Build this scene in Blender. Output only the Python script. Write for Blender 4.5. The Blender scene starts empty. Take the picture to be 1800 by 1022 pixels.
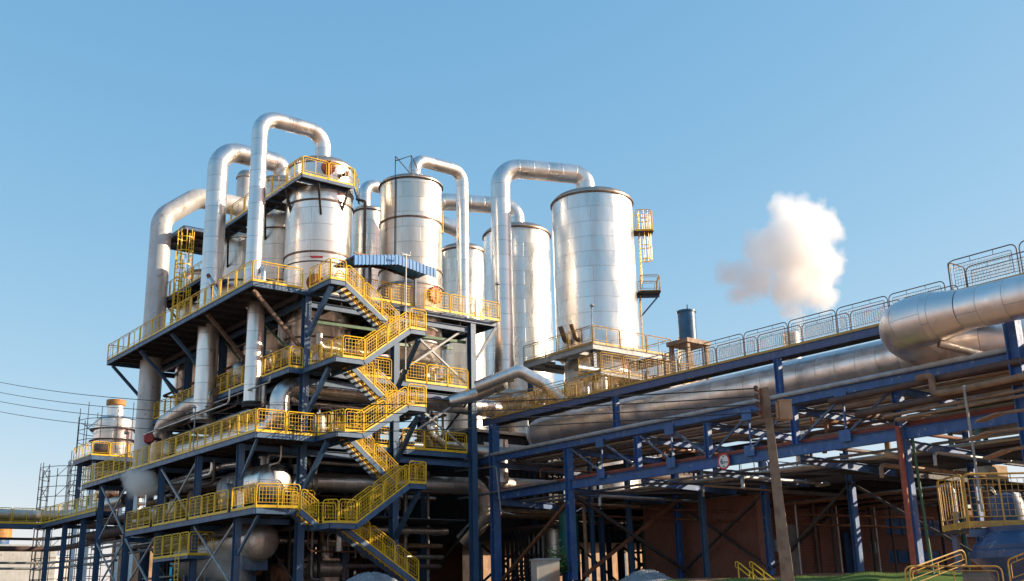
# Sugar mill evaporator plant: process tower, tanks, pipe rack.   World: +X to the right/away, +Y to the left/away, Z up.
import bpy, math, random
from mathutils import Vector as V, Matrix
random.seed(7)
sc = bpy.context.scene
COL = sc.collection
# ------------------------------------------------------------------ camera
F, CX, CY, CZ = 1900., 900., 511., 1.6
_h = V((1, .023, 0)); _g = V((0, -551, -F))
UP = _h.cross(_g).normalized()
if UP.y < 0: UP = -UP
_v = V((-1545., -(551+.023*1545), -F)); _v = (_v - UP*_v.dot(UP)).normalized()
_u = _v.cross(UP)
R3 = Matrix((_u, _v, UP))
EYE = V((0, 0, CZ))
def ray(px, py): return R3 @ V((px-CX, CY-py, -F))
def ad(px, py, d): return EYE + ray(px, py)*(d/F)
def ax(px, py, x): r = ray(px, py); return EYE + r*(x/r.x)
def ay(px, py, y): r = ray(px, py); return EYE + r*(y/r.y)
cam = bpy.data.cameras.new('camera'); co = bpy.data.objects.new('camera', cam); COL.objects.link(co)
co.matrix_world = Matrix.Translation(EYE) @ R3.to_4x4()
cam.sensor_width = 36; cam.lens = 36*F/1800; cam.clip_end = 3000; cam.clip_start = .2
sc.camera = co

# ------------------------------------------------------------------ mesh collector
class M:
    def __init__(s): s.v = []; s.f = []; s.uv = []; s.sm = []
    def face(s, idx, uv, sm=False): s.f.append(idx); s.uv.append(uv); s.sm.append(sm)
    def quadbox(s, c, a, b, d):           # centre, three half vectors
        n = len(s.v)
        for i in (-1, 1):
            for j in (-1, 1):
                for k in (-1, 1): s.v.append(c + a*i + b*j + d*k)
        la, lb, ld = a.length*2, b.length*2, d.length*2
        def q(i, w, h): s.face(tuple(n+x for x in i), ((0, 0), (w, 0), (w, h), (0, h)))
        q((0, 1, 3, 2), ld, lb); q((4, 6, 7, 5), lb, ld); q((0, 4, 5, 1), la, ld)
        q((2, 3, 7, 6), ld, la); q((0, 2, 6, 4), lb, la); q((1, 5, 7, 3), la, lb)
        return s
    def box(s, x0, x1, y0, y1, z0, z1):
        return s.quadbox(V(((x0+x1)/2, (y0+y1)/2, (z0+z1)/2)), V(((x1-x0)/2, 0, 0)), V((0, (y1-y0)/2, 0)), V((0, 0, (z1-z0)/2)))
    def beam(s, p, q, w, h, up=V((0, 0, 1)), prof='box'):
        p = V(p); q = V(q); d = q-p; L = d.length; t = d/L
        if abs(t.dot(up)) > .98: up = V((0, 1, 0)) if abs(t.y) < .9 else V((1, 0, 0))
        sd = t.cross(up).normalized(); u = sd.cross(t).normalized(); c = (p+q)/2
        if prof == 'box': return s.quadbox(c, d/2, sd*(w/2), u*(h/2))
        th = max(.014, min(w, h)*.07)
        s.quadbox(c, d/2, sd*(th/2), u*(h/2-th))
        s.quadbox(c+u*(h/2-th/2), d/2, sd*(w/2), u*(th/2)); s.quadbox(c-u*(h/2-th/2), d/2, sd*(w/2), u*(th/2))
        return s
    def tube(s, pts, r, seg=20, bend=0, caps=True, r2=None, nb=7):
        P = [V(p) for p in pts]
        if bend:
            out = [P[0]]
            for i in range(1, len(P)-1):
                a = P[i-1]-P[i]; b = P[i+1]-P[i]
                th = math.pi - a.angle(b)
                if th < .03: out.append(P[i]); continue
                t = min(bend*math.tan(th/2), a.length*.49, b.length*.49)
                rr = t/math.tan(th/2)
                an = a.normalized(); bn = b.normalized()
                c = P[i] + (an+bn).normalized()*(rr/math.cos(th/2))
                s0 = P[i]+an*t; e0 = P[i]+bn*t
                for k in range(nb+1):
                    f = k/nb; va = s0-c; vb = e0-c
                    w = math.sin(th)
                    out.append(c + va*(math.sin((1-f)*th)/w) + vb*(math.sin(f*th)/w))
            out.append(P[-1]); P = out
        n = len(P); T = []
        for i in range(n):
            t = (P[min(i+1, n-1)]-P[max(i-1, 0)]).normalized(); T.append(t)
        ref = V((0, 0, 1)) if abs(T[0].z) < .9 else V((1, 0, 0))
        N = T[0].cross(ref).normalized(); base = len(s.v); L = 0; Ls = []
        for i in range(n):
            if i: L += (P[i]-P[i-1]).length
            Ls.append(L)
            N = (N - T[i]*N.dot(T[i])).normalized(); B = T[i].cross(N)
            rr = r if r2 is None else r + (r2-r)*i/(n-1)
            if 0 < i < n-1:
                ca = max(.5, math.cos(T[i].angle((P[i]-P[i-1]).normalized())))
            for k in range(seg):
                a = 2*math.pi*k/seg
                s.v.append(P[i] + (N*math.cos(a)+B*math.sin(a))*rr)
        ro = r*6.2832
        for i in range(n-1):
            for k in range(seg):
                k2 = (k+1) % seg
                u0 = ro*k/seg; u1 = ro*(k+1)/seg
                s.face((base+i*seg+k, base+i*seg+k2, base+(i+1)*seg+k2, base+(i+1)*seg+k), ((u0, Ls[i]), (u1, Ls[i]), (u1, Ls[i+1]), (u0, Ls[i+1])), seg > 6)
        if caps:
            s.face(tuple(base+k for k in range(seg))[::-1], tuple((0, 0) for k in range(seg)))
            s.face(tuple(base+(n-1)*seg+k for k in range(seg)), tuple((0, 0) for k in range(seg)))
        return s
    def lathe(s, c, prof, seg=48, axis=V((0, 0, 1)), flat=False):
        axis = axis.normalized(); ref = V((1, 0, 0)) if abs(axis.x) < .9 else V((0, 1, 0))
        N = axis.cross(ref).normalized(); B = axis.cross(N); base = len(s.v); c = V(c)
        R = max(p[0] for p in prof); L = 0; Ls = []
        for i, (r, z) in enumerate(prof):
            if i: L += math.hypot(r-prof[i-1][0], z-prof[i-1][1])
            Ls.append(L)
            for k in range(seg):
                a = 2*math.pi*k/seg
                s.v.append(c + (N*math.cos(a)+B*math.sin(a))*max(r, 1e-4) + axis*z)
        for i in range(len(prof)-1):
            for k in range(seg):
                k2 = (k+1) % seg; u0 = R*6.2832*k/seg; u1 = R*6.2832*(k+1)/seg
                s.face((base+i*seg+k, base+i*seg+k2, base+(i+1)*seg+k2, base+(i+1)*seg+k), ((u0, Ls[i]), (u1, Ls[i]), (u1, Ls[i+1]), (u0, Ls[i+1])), not flat)
        return s
    def build(s, name, mat, parent=None, base=None):
        org = V((0, 0, 0))
        if parent is not None: org = wpos(parent)
        if base is not None: org = V(base) if parent is None else org
        me = bpy.data.meshes.new(name)
        me.from_pydata([tuple(p-org) for p in s.v], [], s.f)
        ul = me.uv_layers.new(name='UVMap'); flat = []
        for u in s.uv:
            for a in u: flat += a
        ul.data.foreach_set('uv', flat)
        me.polygons.foreach_set('use_smooth', s.sm)
        me.materials.append(MAT[mat] if isinstance(mat, str) else mat)
        if any(s.sm):
            try: me.set_sharp_from_angle(angle=math.radians(38))
            except Exception: pass
        me.update()
        o = bpy.data.objects.new(name, me); COL.objects.link(o)
        if parent is not None: o.parent = parent
        else: o.location = org
        return o
def wpos(o):
    p = V(o.location)
    while o.parent: o = o.parent; p += V(o.location)
    return p
def thing(name, label, cat, loc, group=None, kind=None):
    o = bpy.data.objects.new(name, None); COL.objects.link(o); o.location = V(loc); o.empty_display_size = .3
    return tag(o, label, cat, group, kind)
def tag(o, label, cat, group=None, kind=None):
    o['label'] = label; o['category'] = cat
    if group: o['group'] = group
    if kind: o['kind'] = kind
    return o
def struct(o): o['kind'] = 'structure'; return o
def copy_part(o, parent, off=V((0, 0, 0))):
    c = o.copy(); COL.objects.link(c); c.parent = parent; c.location = V(o.location)+V(off)
    for ch in list(o.children): copy_part(ch, c)
    return c
def solo(m, name, mat, label, cat, base=None, group=None, kind=None):
    if base is None: base = m.v[0]
    return tag(m.build(name, mat, None, base), label, cat, group, kind)

# ------------------------------------------------------------------ materials
MAT = {}
def nodes(name):
    m = bpy.data.materials.new(name); m.use_nodes = True; MAT[name] = m
    nt = m.node_tree; b = nt.nodes['Principled BSDF']; return m, nt, b
def N(nt, t, **kw):
    n = nt.nodes.new(t)
    for k, v in kw.items():
        if k in n.inputs.keys(): n.inputs[k].default_value = v
        else: setattr(n, k, v)
    return n
def rgb(*c): return (c[0], c[1], c[2], 1)
def mixc(nt, fac, a, b, mode='MIX'):
    n = nt.nodes.new('ShaderNodeMix'); n.data_type = 'RGBA'; n.blend_type = mode
    for sk, val in ((0, fac), (6, a), (7, b)):
        if hasattr(val, 'is_linked') or hasattr(val, 'links'): nt.links.new(val, n.inputs[sk])
        else: n.inputs[sk].default_value = val
    return n.outputs[2]
def ramp(nt, src, lo, hi, a=0., b=1.):
    n = nt.nodes.new('ShaderNodeMapRange'); n.inputs[1].default_value = lo; n.inputs[2].default_value = hi
    n.inputs[3].default_value = a; n.inputs[4].default_value = b; nt.links.new(src, n.inputs[0]); return n.outputs[0]
def noise(nt, scale, detail=4, vec=None, rough=.55, stretch=None):
    tc = N(nt, 'ShaderNodeTexCoord'); src = vec or tc.outputs['Object']
    if stretch:
        mp = N(nt, 'ShaderNodeMapping'); mp.inputs['Scale'].default_value = stretch; nt.links.new(src, mp.inputs[0]); src = mp.outputs[0]
    n = N(nt, 'ShaderNodeTexNoise'); n.inputs['Scale'].default_value = scale; n.inputs['Detail'].default_value = detail; n.inputs['Roughness'].default_value = rough
    nt.links.new(src, n.inputs['Vector']); return n.outputs[0]
def paint(name, c, c2=None, rough=.45, scale=1.5, lo=.45, hi=.65, metal=0, bump=.0, c3=None, grime=.25):
    m, nt, b = nodes(name)
    col = rgb(*c)
    out = None
    if c2:
        out = mixc(nt, ramp(nt, noise(nt, scale, 5), lo, hi), col, rgb(*c2))
    if c3:
        out = mixc(nt, ramp(nt, noise(nt, scale*3.1, 6, rough=.7), .60, .66), out, rgb(*c3))
    g = ramp(nt, noise(nt, 3.0, 6, stretch=(1, 1, .25)), .35, .75, 1-grime, 1.0)
    gm = mixc(nt, 1.0, out if out is not None else col, (1, 1, 1, 1), 'MULTIPLY')
    nt.links.new(g, gm.node.inputs[7]); nt.links.new(gm, b.inputs['Base Color'])
    b.inputs['Roughness'].default_value = rough; b.inputs['Metallic'].default_value = metal
    nt.links.new(ramp(nt, noise(nt, 5, 4), .3, .7, rough-.08, rough+.15), b.inputs['Roughness'])
    if bump:
        bp = N(nt, 'ShaderNodeBump'); bp.inputs['Strength'].default_value = bump; bp.inputs['Distance'].default_value = .02
        nt.links.new(noise(nt, 12, 6), bp.inputs['Height']); nt.links.new(bp.outputs[0], b.inputs['Normal'])
    return m
def cladding(name, base=(.78, .78, .77), rough=.26, bw=2.4, bh=.95, stain=(.42, .33, .25), stain_amt=.35, metal=.93, seam=.010, wave=.25):
    m, nt, b = nodes(name)
    tc = N(nt, 'ShaderNodeTexCoord'); uv = tc.outputs['UV']
    br = N(nt, 'ShaderNodeTexBrick'); nt.links.new(uv, br.inputs['Vector'])
    br.inputs['Scale'].default_value = 1; br.inputs['Brick Width'].default_value = bw; br.inputs['Row Height'].default_value = bh
    br.inputs['Mortar Size'].default_value = seam; br.inputs['Mortar Smooth'].default_value = .3; br.inputs['Bias'].default_value = 0
    br.inputs['Color1'].default_value = rgb(*[x*.90 for x in base]); br.inputs['Color2'].default_value = rgb(*[min(1, x*1.06) for x in base])
    br.inputs['Mortar'].default_value = rgb(*[x*.50 for x in base])
    st = ramp(nt, noise(nt, .9, 8, stretch=(1, 1, .16), rough=.62), .5, .78, 0, stain_amt)
    c = mixc(nt, st, br.outputs['Color'], rgb(*stain))
    nt.links.new(c, b.inputs['Base Color']); b.inputs['Metallic'].default_value = metal
    nb = N(nt, 'ShaderNodeTexBrick'); nt.links.new(uv, nb.inputs['Vector'])
    nb.inputs['Scale'].default_value = 1; nb.inputs['Brick Width'].default_value = bw; nb.inputs['Row Height'].default_value = bh
    nb.inputs['Mortar Size'].default_value = 0; nb.inputs['Color1'].default_value = (0, 0, 0, 1); nb.inputs['Color2'].default_value = (1, 1, 1, 1)
    rr = ramp(nt, noise(nt, 2.2, 6, stretch=(1, 1, .3)), .3, .75, rough-.06, rough+.17)
    add = N(nt, 'ShaderNodeMath', operation='MULTIPLY_ADD'); nt.links.new(nb.outputs['Color'], add.inputs[0]); add.inputs[1].default_value = .05
    nt.links.new(rr, add.inputs[2]); nt.links.new(add.outputs[0], b.inputs['Roughness'])
    b1 = N(nt, 'ShaderNodeBump'); b1.inputs['Strength'].default_value = .7; b1.inputs['Distance'].default_value = .02; b1.invert = True
    nt.links.new(br.outputs['Fac'], b1.inputs['Height'])
    b2 = N(nt, 'ShaderNodeBump'); b2.inputs['Strength'].default_value = wave; b2.inputs['Distance'].default_value = .06
    nt.links.new(noise(nt, 1.6, 3), b2.inputs['Height']); nt.links.new(b1.outputs[0], b2.inputs['Normal']); nt.links.new(b2.outputs[0], b.inputs['Normal'])
    return m
cladding('tank_clad', base=(.76, .76, .75), rough=.26, bw=3.2, bh=1.02, wave=.11, stain=(.40, .28, .19), stain_amt=.45)
cladding('tank_clad_old', base=(.70, .67, .62), rough=.28, bw=2.2, bh=.95, stain=(.36, .23, .12), stain_amt=.6, wave=.16)
cladding('pipe_clad', base=(.77, .75, .73), rough=.27, bw=6.4, bh=1.0, wave=.12, stain=(.40, .27, .2), stain_amt=.5)
cladding('main_clad', base=(.86, .80, .77), rough=.36, bw=2.05, bh=1.0, stain=(.42, .31, .24), stain_amt=.5, wave=.3, seam=.010)
cladding('dull_clad', base=(.62, .57, .52), rough=.36, bw=2.0, bh=.8, stain=(.22, .16, .12), stain_amt=.6, wave=.35)
paint('yellow', (.90, .56, .015), (.78, .45, .015), rough=.4, grime=.15, scale=1.2, c3=(.55, .27, .04))
paint('yellow_old', (.62, .36, .05), (.40, .20, .05), rough=.5, scale=3, grime=.35)
paint('blue', (.055, .135, .26), (.045, .10, .20), rough=.42, scale=.8, grime=.3, c3=(.11, .15, .2))
paint('rack_blue', (.04, .12, .36), (.06, .15, .34), rough=.5, scale=.7, c3=(.30, .36, .42), lo=.4, hi=.6, grime=.3)
paint('rack_grey', (.10, .15, .26), (.08, .11, .20), rough=.5, scale=1.4, c3=(.16, .17, .18), grime=.4)
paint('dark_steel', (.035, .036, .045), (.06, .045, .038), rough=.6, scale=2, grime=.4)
paint('grating', (.03, .032, .036), rough=.7)
paint('galv', (.36, .37, .38), (.28, .27, .26), rough=.42, metal=.6, scale=2)
paint('rust', (.20, .075, .03), (.11, .05, .03), rough=.75, scale=4, bump=.3)
paint('orange_door', (.42, .10, .03), (.28, .06, .02), rough=.55, scale=5, grime=.4)
paint('red', (.42, .02, .015), rough=.4)
paint('red_pipe', (.34, .075, .04), (.22, .05, .03), rough=.55, scale=3)
paint('tan_pipe', (.30, .19, .12), (.20, .12, .075), rough=.6, scale=2)
paint('bronze', (.20, .13, .09), (.12, .08, .06), rough=.5, scale=3, metal=.4)
paint('brown_pipe', (.085, .05, .045), (.12, .07, .05), rough=.6, scale=2)
paint('white_paint', (.60, .60, .60), (.52, .51, .49), rough=.33, scale=.6, grime=.2, metal=.25, c3=(.40, .34, .28))
paint('light_grey', (.42, .44, .46), (.33, .34, .35), rough=.5, scale=2)
paint('green', (.045, .13, .06), (.03, .09, .05), rough=.5)
paint('teal', (.02, .17, .16), (.02, .12, .12), rough=.45)
paint('roof_blue', (.05, .26, .60), (.04, .20, .50), rough=.4, grime=.2)
paint('stack_blue', (.02, .12, .25), (.015, .08, .17), rough=.35)
paint('rusty_top', (.5, .24, .06), (.3, .13, .04), rough=.6, scale=3)
paint('concrete', (.27, .215, .165), (.19, .15, .12), rough=.85, scale=2.5, bump=.4)
paint('pale_box', (.42, .38, .34), (.40, .17, .06), rough=.7, scale=.8, lo=.5, hi=.7)
paint('black', (.012, .012, .013), rough=.6)
paint('wire', (.018, .018, .02), rough=.6)
paint('purple', (.12, .02, .09), rough=.6)
paint('sign_white', (.78, .77, .74), rough=.4, grime=.08)
paint('sign_red', (.6, .03, .03), rough=.4)
paint('plaster_tan', (.42, .27, .16), (.30, .18, .11), rough=.8, scale=1.2)
paint('orange_bright', (.75, .17, .03), (.5, .10, .02), rough=.5, scale=5)
paint('rack_walk_blue', (.07, .11, .25), (.09, .12, .22), rough=.5, scale=1.0, c3=(.14, .16, .21))
paint('rail_shade_brown', (.17, .09, .05), (.12, .07, .045), rough=.5, scale=3)  # brown carries the shade on the rails of the rack's right part
paint('rail_toe', (.55, .32, .05), rough=.5)
paint('hopper_blue', (.03, .07, .17), (.02, .05, .12), rough=.4, scale=1, c3=(.2, .22, .25))
cladding('tank_roof', base=(.56, .44, .36), rough=.33, bw=1.5, bh=2.5, wave=.1)
def brick_mat():
    m, nt, b = nodes('brick'); tc = N(nt, 'ShaderNodeTexCoord')
    br = N(nt, 'ShaderNodeTexBrick'); nt.links.new(tc.outputs['UV'], br.inputs['Vector'])
    br.inputs['Scale'].default_value = 1; br.inputs['Brick Width'].default_value = .24; br.inputs['Row Height'].default_value = .08
    br.inputs['Mortar Size'].default_value = .008
    br.inputs['Color1'].default_value = rgb(.22, .065, .038); br.inputs['Color2'].default_value = rgb(.15, .045, .028); br.inputs['Mortar'].default_value = rgb(.22, .17, .14)
    c = mixc(nt, ramp(nt, noise(nt, 1.1, 6), .5, .75, 0, .5), br.outputs['Color'], rgb(.10, .05, .035))
    nt.links.new(c, b.inputs['Base Color']); b.inputs['Roughness'].default_value = .85
brick_mat()
def glass_mat():
    m, nt, b = nodes('blue_glass'); b.inputs['Base Color'].default_value = rgb(.01, .10, .24); b.inputs['Roughness'].default_value = .12
    nt.links.new(ramp(nt, noise(nt, 2, 3), .3, .7, .06, .25), b.inputs['Roughness'])
glass_mat()
def ground_mat():
    m, nt, b = nodes('earth')
    c = mixc(nt, ramp(nt, noise(nt, .25, 8), .42, .6), rgb(.40, .24, .15), rgb(.32, .19, .12))
    c = mixc(nt, ramp(nt, noise(nt, 3, 8, rough=.7), .5, .68, 0, .6), c, rgb(.48, .33, .22))
    nt.links.new(c, b.inputs['Base Color']); b.inputs['Roughness'].default_value = .95
    bp = N(nt, 'ShaderNodeBump'); bp.inputs['Strength'].default_value = .6; bp.inputs['Distance'].default_value = .08
    nt.links.new(noise(nt, 2.5, 8, rough=.7), bp.inputs['Height']); nt.links.new(bp.outputs[0], b.inputs['Normal'])
    m, nt, b = nodes('grass')
    oi = N(nt, 'ShaderNodeTexCoord')
    c = mixc(nt, ramp(nt, noise(nt, 1.2, 5), .35, .65), rgb(.05, .13, .012), rgb(.12, .17, .025))
    nt.links.new(c, b.inputs['Base Color']); b.inputs['Roughness'].default_value = .7
    m, nt, b = nodes('leaf')
    c = mixc(nt, ramp(nt, noise(nt, 2.2, 5), .35, .65), rgb(.03, .09, .015), rgb(.09, .16, .03))
    nt.links.new(c, b.inputs['Base Color']); b.inputs['Roughness'].default_value = .6
    m, nt, b = nodes('gravel')
    vo = N(nt, 'ShaderNodeTexVoronoi'); vo.inputs['Scale'].default_value = 22; nt.links.new(N(nt, 'ShaderNodeTexCoord').outputs['Object'], vo.inputs['Vector'])
    c = mixc(nt, ramp(nt, noise(nt, 2.5, 9, rough=.75), .35, .65), rgb(.17, .18, .20), rgb(.34, .35, .37))
    nt.links.new(c, b.inputs['Base Color']); b.inputs['Roughness'].default_value = .9
    bp = N(nt, 'ShaderNodeBump'); bp.inputs['Strength'].default_value = 1; bp.inputs['Distance'].default_value = .06
    nt.links.new(vo.outputs['Distance'], bp.inputs['Height']); nt.links.new(bp.outputs[0], b.inputs['Normal'])
ground_mat()

# ------------------------------------------------------------------ railings, platforms, stairs
def panel(parent, p0, p1, h=1.13, mat='yellow', toe=.13, mesh=True, r=.03, inset=.13, gap=.03, sub=True, grid=.165, wr=.0065, midpost=True, cr=.14):
    p0 = V(p0); p1 = V(p1); d = p1-p0; L = d.length
    t = d/L; p0 = p0+t*gap; p1 = p1-t*gap; Z = V((0, 0, 1)); L -= 2*gap
    m = M()
    m.tube([p0, p0+Z*h, p1+Z*h, p1], r, 6, bend=cr, nb=3)
    a = p0+t*inset; b = p1-t*inset
    if L > .7:
        m.tube([a+Z*(toe+.12), a+Z*(h-inset), b+Z*(h-inset), b+Z*(toe+.12), a+Z*(toe+.12)], r*.55, 5, bend=.06, nb=2)
        m.tube([p0+Z*(toe+.12), a+Z*(toe+.12)], r*.5, 4); m.tube([b+Z*(toe+.12), p1+Z*(toe+.12)], r*.5, 4)
        for f in (.33, .67):
            q = p0+(p1-p0)*f; m.tube([q+Z*(h-inset), q+Z*h], r*.5, 4)
        if midpost and L > 1.5:
            q = (p0+p1)/2; m.tube([q, q+Z*(h-inset)], r*.9, 5)
    hz = V((t.x, t.y, 0)).normalized(); sd = hz.cross(Z)
    m.beam(p0+Z*(toe/2+.005), p1+Z*(toe/2+.005), .012, toe)
    o = m.build('railing_panel', mat, parent)
    if mesh and L > .7:
        w = M(); z0 = toe+.12; z1 = h-inset
        nx = max(2, int((L-2*inset)/grid))
        for i in range(1, nx):
            q = a+(b-a)*(i/nx); w.beam(q+Z*z0, q+Z*z1, wr*2, wr*2)
        nz = int((z1-z0)/grid)
        for i in range(1, nz):
            zz = z0+(z1-z0)*i/nz; w.beam(a+Z*zz, b+Z*zz, wr*2, wr*2)
        w.build('wire_mesh', mat, o)
    return o
def rail(parent, pts, plen=1.8, **kw):
    pts = [V(p) for p in pts]
    for p, q in zip(pts, pts[1:]):
        n = max(1, round((q-p).length/plen))
        for i in range(n): panel(parent, p+(q-p)*(i/n), p+(q-p)*((i+1)/n), **kw)
def deck(parent, x0, x1, y0, y1, z, edge=.28, joist=True, mat='blue', jm='dark_steel', dirn='x'):
    M().box(x0+.03, x1-.03, y0+.03, y1-.03, z-.06, z-.005).build('floor', 'grating', parent)
    m = M(); zz = z-edge/2
    m.beam((x0, y0, zz), (x0, y1, zz), .09, edge, prof='I'); m.beam((x1, y0, zz), (x1, y1, zz), .09, edge, prof='I')
    m.beam((x0+.05, y0, zz), (x1-.05, y0, zz), .09, edge, prof='I'); m.beam((x0+.05, y1, zz), (x1-.05, y1, zz), .09, edge, prof='I')
    m.build('edge_beam', mat, parent)
    if joist:
        m = M(); n = max(1, int((y1-y0)/1.33))
        for i in range(1, n):
            y = y0+(y1-y0)*i/n; m.beam((x0+.06, y, z-.17), (x1-.06, y, z-.17), .08, .20, prof='I')
        m.beam(((x0+x1)/2+.03, y0+.07, z-.17), ((x0+x1)/2+.03, y1-.07, z-.17), .05, .11)
        if x1-x0 > 3:
            k = int((x1-x0)/2.6)
            for i in range(1, k):
                x = x0+(x1-x0)*i/k; m.beam((x, y0+.06, z-.40), (x, y1-.06, z-.40), .14, .26, prof='I')
        m.build('joists', jm, parent)
def flight(label, x0, z0, x1, z1, y0, y1, rails=('f', 'b'), mat='blue', group='stair flights zigzagging up the tower front'):
    """stair flight in the X direction between (x0,z0) and (x1,z1), near edge y0, far edge y1"""
    lowx, lowz, hx, hz = (x0, z0, x1, z1) if z0 < z1 else (x1, z1, x0, z0)
    t = thing('stair_flight', label, 'staircase', (lowx, y0, lowz), group)
    for y in (y0, y1):
        m = M(); m.beam((x0, y, z0-.15), (x1, y, z1-.15), .05, .26); m.build('stringer', mat, t)
    n = max(3, round(abs(z1-z0)/.2)); first = None
    for i in range(n):
        f = (i+.5)/n; x = lowx+(hx-lowx)*f; z = lowz+(hz-lowz)*f
        if first is None:
            m = M(); m.box(x-.14, x+.14, y0+.04, y1-.04, z-.02, z+.015); m.box(x-.145, x-.115, y0+.04, y1-.04, z-.06, z+.02)
            first = m.build('tread', 'yellow_tread', t); fx, fz = x, z
        else: copy_part(first, t, (x-fx, 0, z-fz))
    if 'f' in rails: rail(t, [(x0, y0, z0-.02), (x1, y0, z1-.02)], plen=1.6, h=1.08, toe=.1)
    if 'b' in rails: rail(t, [(x0, y1, z0-.02), (x1, y1, z1-.02)], plen=1.6, h=1.08, toe=.1)
    return t
def tread_mat():
    m, nt, b = nodes('yellow_tread')
    c = mixc(nt, ramp(nt, noise(nt, 2.6, 2), .47, .53), rgb(.70, .42, .03), rgb(.07, .07, .075))
    nt.links.new(c, b.inputs['Base Color']); b.inputs['Roughness'].default_value = .5
tread_mat()
# ------------------------------------------------------------------ ground
G = 2.7
def ground():
    fw = V((-R3[0][2], -R3[1][2])).normalized()
    m = M(); nx, ny = 90, 110; base = 0
    xs = [-900 + i*0 for i in range(nx)]
    def hgt(d, s):
        a = max(0, min(1, (d-7)/50.)); z = 2.66*a
        z += .08*math.sin(s*.31+d*.17)*a + .05*math.sin(s*.83+1.3)*a
        return z if d < 57 else 2.7
    ds = [-900, -200, -40, -10, 0, 4, 7, 9] + [11+i*1.2 for i in range(39)] + [60, 70, 100, 160, 300, 700, 1600]
    ss = [-1200, -500, -200, -100, -60, -45] + [-36+i*1.5 for i in range(49)] + [45, 60, 100, 200, 500, 1200]
    rt = V((fw.y, -fw.x))
    for d in ds:
        for s in ss:
            p = fw*d + rt*s; m.v.append(V((p.x, p.y, hgt(d, s))))
    n = len(ss)
    for i in range(len(ds)-1):
        for j in range(n-1):
            a = i*n+j; m.face((a, a+1, a+n+1, a+n), ((0, 0),)*4, True)
    struct(m.build('ground', 'earth'))
ground()

# ------------------------------------------------------------------ tower steelwork
LX = 22.8; LY = [51.3, 56.65, 62.0, 67.3, 72.6]
FX = [25.84, 31.4, 36.7]; FY = [50.6, 56.0, 61.4, 66.8, 72.2]
tw = thing('tower_frame', 'dark blue steel frame of columns and braces carrying the yellow railed process tower', 'steel frame', (25.84, 50.6, G))
M().beam((LX, LY[0], G), (LX, LY[0], 9.66), .30, .34, up=V((0, 1, 0)), prof='I').build('column', 'blue', tw)
first = tw.children[0]
for y in LY[1:]: copy_part(first, tw, (0, y-LY[0], 0))
c = M().beam((FX[0], FY[0], G), (FX[0], FY[0], 17.66), .36, .42, up=V((0, 1, 0)), prof='I').build('column', 'blue', tw)
for i, x in enumerate(FX):
    for j, y in enumerate(FY):
        if i or j: copy_part(c, tw, (x-FX[0], y-FY[0], 0))
def member(p, q, w=.12, h=.12, mat='blue', prof='box', name='brace', parent=None): return M().beam(p, q, w, h, prof=prof).build(name, mat, parent or tw)
for y in LY+[51.0]:
    yy = y if y != 51.0 else 50.7
    if y == LY[0]: continue
    member((LX, yy, 17.6), (25.6, yy, 14.9), .16, .18, 'blue' if y > 60 else 'bronze')
member((30.9, 47.4, 15.35), (31.35, 50.35, 13.1), .2, .22); member((30.9, 47.4, 11.25), (31.35, 50.35, 9.1), .2, .22)
member((30.9, 47.4, 7.25), (31.35, 50.35, 5.1), .2, .22)
for z in (17.68, 13.38, 9.6): member((25.95, 48.1, z), (25.86, 50.35, z-2.2), .2, .22)
member((38.3, 50.3, 17.6), (36.95, 50.6, 15.5), .16, .16, 'light_grey')
member((22.7, 48.7, 5.95), (22.8, 51.1, 4.2), .12, .12); member((22.7, 49.2, 9.65), (22.8, 51.1, 7.9), .12, .12)
for a, b, z0, z1 in ((1, 2, 6.2, 9.5), (3, 4, 6.2, 9.5), (2, 3, 2.8, 5.9), (0, 1, 2.8, 5.9), (3, 4, 2.8, 5.9)):
    member((LX, LY[a]+.15, z1), (LX, LY[b]-.15, z0), .09, .09, 'light_grey'); member((LX-.1, LY[a]+.15, z0), (LX-.1, LY[b]-.15, z1), .09, .09, 'light_grey')
for z0, z1, mt in ((14.1, 17.5, 'light_grey'), (10.2, 13.4, 'light_grey')):
    member((31.6, 50.75, z0), (36.5, 50.75, z1), .11, .11, mt); member((31.6, 50.9, z1), (36.5, 50.9, z0), .11, .11, mt)
member((26.1, 50.95, 16.45), (36.5, 50.95, 16.6), .16, .16, 'green', name='beam')
member((31.7, 51.1, 15.9), (36.5, 52.3, 16.5), .16, .16, 'green', name='beam')
for z in (17.5, 13.3, 9.55):
    for y in FY: member((FX[0]+.2, y+.02, z-.22), (FX[2]-.2, y+.02, z-.22), .2, .32, 'blue', 'I', 'beam')
    for x in FX: member((x, FY[0]+.3, z-.05), (x, FY[-1], z-.05), .18, .3, 'blue', 'I', 'beam')
for y in LY: member((LX+.2, y, 9.5), (FX[0]-.2, y, 9.5), .16, .26, 'blue', 'I', 'beam')
for y in LY[:4]: member((LX+.2, y, 5.85), (FX[0]-.2, y, 5.85), .16, .26, 'blue', 'I', 'beam')
for j in (0, 2):        # interior bracing seen through the bays
    for k in (0, 1):
        y = FY[4] if j else FY[3]
        x0, x1 = FX[k]+.2, FX[k+1]-.2
        member((x0, y, 2.8), (x1, y, 6.1), .1, .1, 'dark_steel'); member((x1, y-.12, 2.8), (x0, y-.12, 6.1), .1, .1, 'dark_steel')
for j in range(4):
    for z0, z1 in ((2.8, 6.0), (10.2, 13.2), (14, 17.3)):
        member((FX[0], FY[j]+.2, z0), (FX[0], FY[j+1]-.2, z1), .09, .09, 'dark_steel' if z0 < 4 else 'green')
        if z0 < 12: member((FX[2], FY[j]+.2, z1), (FX[2], FY[j+1]-.2, z0), .09, .09, 'dark_steel')

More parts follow.
